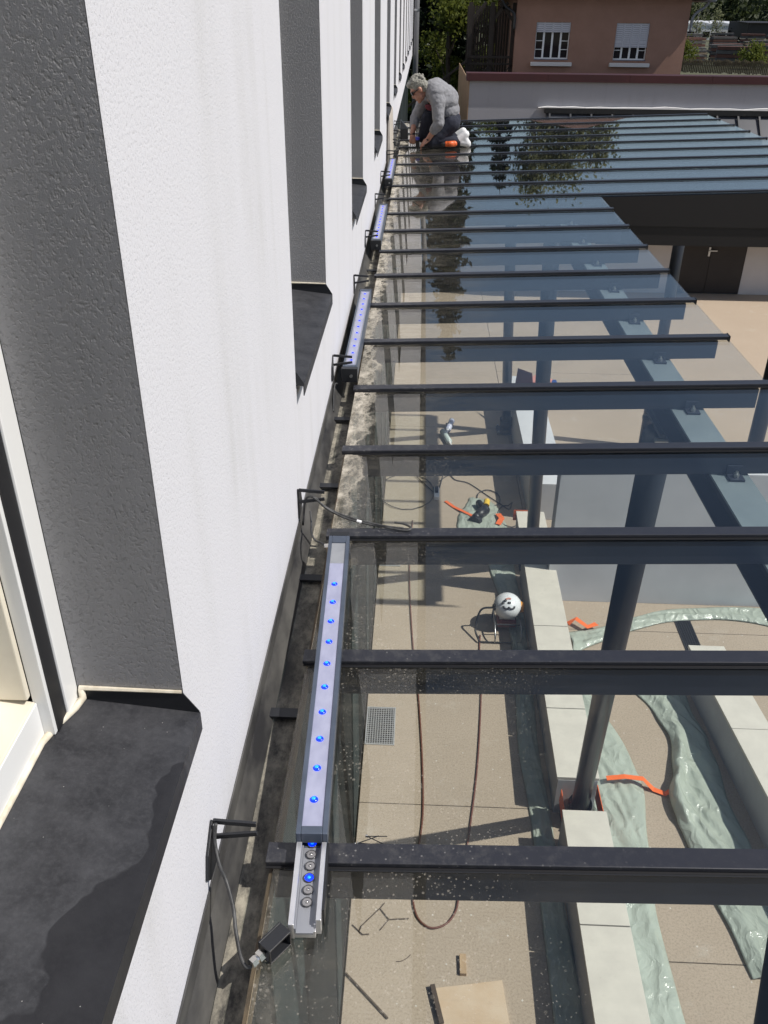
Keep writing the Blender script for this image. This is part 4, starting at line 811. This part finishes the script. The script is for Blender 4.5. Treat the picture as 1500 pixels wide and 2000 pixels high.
def tree(name, lab, x, y, h, r, kind, n, size, group=None, z0=G):
    t = thing(name, (x, y, z0), lab, 'tree', group); tk = MB(); C = []
    if kind == 'conifer':
        tk.tube([(x,y,z0),(x,y,z0+h*.97)], [.03*h*.6,.01], 8)
        lv = int(h*2.2)
        for i in range(lv):
            q = i/lv; z = z0+h*(.06+.92*q); rr = r*(1-q)**(.85 if h < 20 else .5)+.12; nb = 7
            for k in range(nb):
                a = 2*math.pi*(k+random.random())/nb; L_ = rr*random.uniform(.7,1.1); e = (x+L_*math.cos(a), y+L_*math.sin(a), z-.25*L_)
                if i % 2 == 0: tk.tube([(x,y,z),e], [.03,.008], 4, False)
                m_ = max(6, int(n*L_/(lv*nb*r*.55))); u = rng.uniform(.15,1,m_)**.8
                P = np.array((x,y,z)) + u[:,None]*(np.array(e)-np.array((x,y,z))); P += rng.normal(size=P.shape)*np.array((.10,.10,.06))*r*.5; P[:,2] -= rng.uniform(0,.12,m_)*r; C.append(P)
        mt = M_LD
    else:
        top = z0+h; tk.tube(curve([(x,y,z0),(x+.1,y,z0+h*.35),(x-.05,y+.1,z0+h*.7),(x+.05,y,z0+h*.93)],4), [.035*h*.5*(1-i/13)+.02 for i in range(13)], 8)
        nb = 16 if kind == 'broad' else 22
        for k in range(nb):
            q = random.uniform(.22,1); a = random.uniform(0,6.28); zz = z0+h*q*.95; rr = r*(math.sin(math.pi*min(1,.18+.78*q))**.7)*random.uniform(.35,1)
            e = Vector((x+rr*math.cos(a), y+rr*math.sin(a), zz+.08*h*random.uniform(-.2,1))); s_ = Vector((x,y,max(z0+h*.15,zz-.12*h)))
            tk.tube([s_, s_.lerp(e,.5)+Vector((0,0,.03*h)), e], [.05,.03,.012], 5, False)
            m_ = n//nb; P = np.array(e)+rng.normal(size=(m_,3))*np.array((.26,.26,.22 if kind == 'broad' else .42))*r*random.uniform(.6,1.1); C.append(P)
        mt = {'broad': M_LY, 'birch': M_LB}[kind]
    tk.build('trunk', M_BARKP if kind == 'birch' else M_BARK, t); leaves(np.vstack(C), size).build('crown', mt, t)
    return t
tree('spruce_tree', 'tall dark spruce just right of the white building corner', .95, 39.5, 19, 2.1, 'conifer', 14000, .16)
tree('leafy_tree', 'yellow-green leafy tree in front of the dark spruce', 1.25, 34.5, 7.2, 1.25, 'broad', 7000, .085)
tree('leafy_tree', 'leafy bush-like tree above the timber stair, brownish behind', 2.5, 41, 8.5, 1.6, 'broad', 5000, .10)
tree('spruce_tree', 'narrow spruce mirrored in the glass left of the birches', 3.9, 47, 12.6, 1.6, 'conifer', 5000, .16)
G_ = 'birches behind the house'
tree('birch_tree', 'birch behind the house, leftmost of those mirrored in the glass', 5.6, 47, 12.3, 1.5, 'birch', 5000, .12, G_)
tree('birch_tree', 'birch behind the house, tallest of those mirrored in the glass', 7.1, 48, 13.0, 1.7, 'birch', 5000, .12, G_)
tree('birch_tree', 'birch behind the house, rightmost of those mirrored in the glass', 8.4, 47, 12.0, 1.5, 'birch', 4500, .12, G_)

# ================================================================== FAR GROUND: TIMBER YARD, FACTORY, WOODED HILL
fn = thing('reed_fence', (31, 103, G), 'brown reed fence at the edge of the timber yard', 'fence')
M_REED = mat('reed', (.16,.12,.07), .95, c2=(.09,.065,.04), vs=3)
pb = None
for i in range(60):
    x = 26.2+.17*i
    if pb is None: pb = MB().box(x,x+.15,106.4-.02,106.4+.02,G,G+1.25).build('pale', M_REED, fn)
    else: q = pb.copy(); COL.objects.link(q); q.parent = fn; q.location = (.17*i, -.055*i, random.uniform(-.15,.1))
fac = thing('factory_building', (56, 205, G), 'long white factory with a row of small dark windows in the distance', 'factory')
MB().box(46,65.5,203,222,G,-2.3).build('wall', mat('factory_white', (.80,.80,.78), .8), fac)
for i in range(5): MB().prism([(46+3.9*i,202.9,-2.29),(49.88+3.9*i,202.9,-2.29),(49.88+3.9*i,202.9,-1.95),(47.95+3.9*i,202.9,-1.62),(46+3.9*i,202.9,-1.95)], (0,19,0)).build('roof_bay', mat('factory_roof', (.62,.63,.64), .7), fac)
for i in range(6): MB().box(47.2+3.1*i,48.6+3.1*i,202.9,203.0-.001,-4.35,-3.35).build('window', M_HWIN, fac)
barn = thing('dark_shed', (70, 190, G), 'black open shed beside the distant factory', 'shed')
MB().box(60.5,84,188,200,-4.0,-1.45).build('wall', M_BROWN, barn); MB().prism([(60,187.5,-1.44),(84.5,187.5,-1.44),(84.5,194,-1.30),(60,194,-1.30)], (0,0,-.12)).build('roof', M_BROWN, barn)
for i in range(6): MB().box(60.6+4.6*i,60.9+4.6*i,188.2,188.5,G,-4.0).build('post', M_BROWN, barn)
tim = [mat('stack_red_brown', (.13,.055,.04), .9, c2=(.08,.04,.03), vs=1.5), mat('stack_grey', (.12,.11,.105), .9, c2=(.07,.065,.06), vs=1.5), mat('stack_fresh', (.36,.27,.18), .9, c2=(.25,.18,.12), vs=1.5)]
protos = []
for k in range(3):
    t = thing('timber_stack', (0, 0, 0), ('reddish stack of sawn planks in the far timber yard','weathered grey stack of planks in the far timber yard','pale fresh stack of planks in the far timber yard')[k], 'timber stack', 'timber stacks in the yard')
    for j in range(5): MB().box(-1.9,1.9,-.8,.8,.42*j+.08,.42*j+.40).build('plank_layer', tim[k] if j % 2 else tim[(k+1) % 2], t)
    MB().box(-1.5,-1.3,-.75,.75,0,.078).box(1.3,1.5,-.75,.75,0,.078).build('bearer', tim[1], t); protos.append(t)
used = [False]*3; spots = []
ORD = ('first','second','third','fourth','fifth','sixth','seventh','eighth')
for row, yy in enumerate((118, 127, 137, 148, 160, 173)):
    x = yy*.262+1; n_ = 0
    while x < yy*.375+2: spots.append((x, yy, row, n_)); n_ += 1; x += random.uniform(4.2, 5.6)
for x, yy, row, n_ in spots:
    k = random.choice((0,0,1,1,2)); o = protos[k]
    if used[k]: o = copy_tree(o, (0,0,0))
    used[k] = True; o.location = (x, yy+random.uniform(-1.5,1.5), G); o.rotation_euler.z = random.uniform(-.25,.25); o.scale = (1,1,random.uniform(.5,1.1)); o['label'] = f"{('reddish','weathered grey','pale fresh')[k]} plank stack, {ORD[n_]} from left in the {ORD[row]} row of the yard"
for k in range(3):
    if not used[k]: protos[k].location = (44+4*k, 142, G)
for i, (x, y, h, lab) in enumerate(((49.5,196,6.5,'thin tree before the factory, leftmost'), (53.5,197,7.5,'spreading tree before the middle of the factory'), (57,196,5,'small pale tree before the factory, right of the spreading one'))):
    tree('yard_tree', lab, x, y, h, 1.6, 'birch', 500, .2)
tree('yard_tree', 'dark conifer at the right end of the factory', 61.2, 198, 5.2, 1.3, 'conifer', 900, .25)
tree('yard_bush', 'brownish bush at the edge of the timber yard', 37.5, 112, 2.4, 1.5, 'broad', 1500, .16); tree('yard_bush', 'bright green bush above the reed fence', 28.6, 108, 2.6, 1.6, 'broad', 1500, .14)
hl = []
for i in range(41):
    x = -160+9*i; hl.append([(x, 236+14*j, G-1+ (0 if j == 0 else 1)*((j/8)**1.4)*26*(1+.15*math.sin(x*.03))) for j in range(9)])
MB().grid(hl).build('hill', mat('wooded_slope', (.035,.045,.022), .95, c2=(.05,.055,.03), vs=.08), kind='structure', smooth=True)
C = []
for i in range(420):
    x, j = random.uniform(20, 160), random.uniform(0, 1)**1.3; y = 238+90*j; z = G-1+(((y-236)/112)**1.4)*26; hh = random.uniform(6, 11)
    m_ = 85; u = rng.uniform(0,1,m_); a = rng.uniform(0,6.28,m_); rr = 2.1*np.sqrt(np.sin(np.pi*np.clip(u*.85+.08,0,1)))*rng.uniform(.3,1,m_)
    C.append(np.stack([x+rr*np.cos(a), y+rr*np.sin(a), z+hh*u], 1))
leaves(np.vstack(C), .75).build('forest', M_LF, kind='stuff', label='dark green wood covering the far hillside', cat='forest')
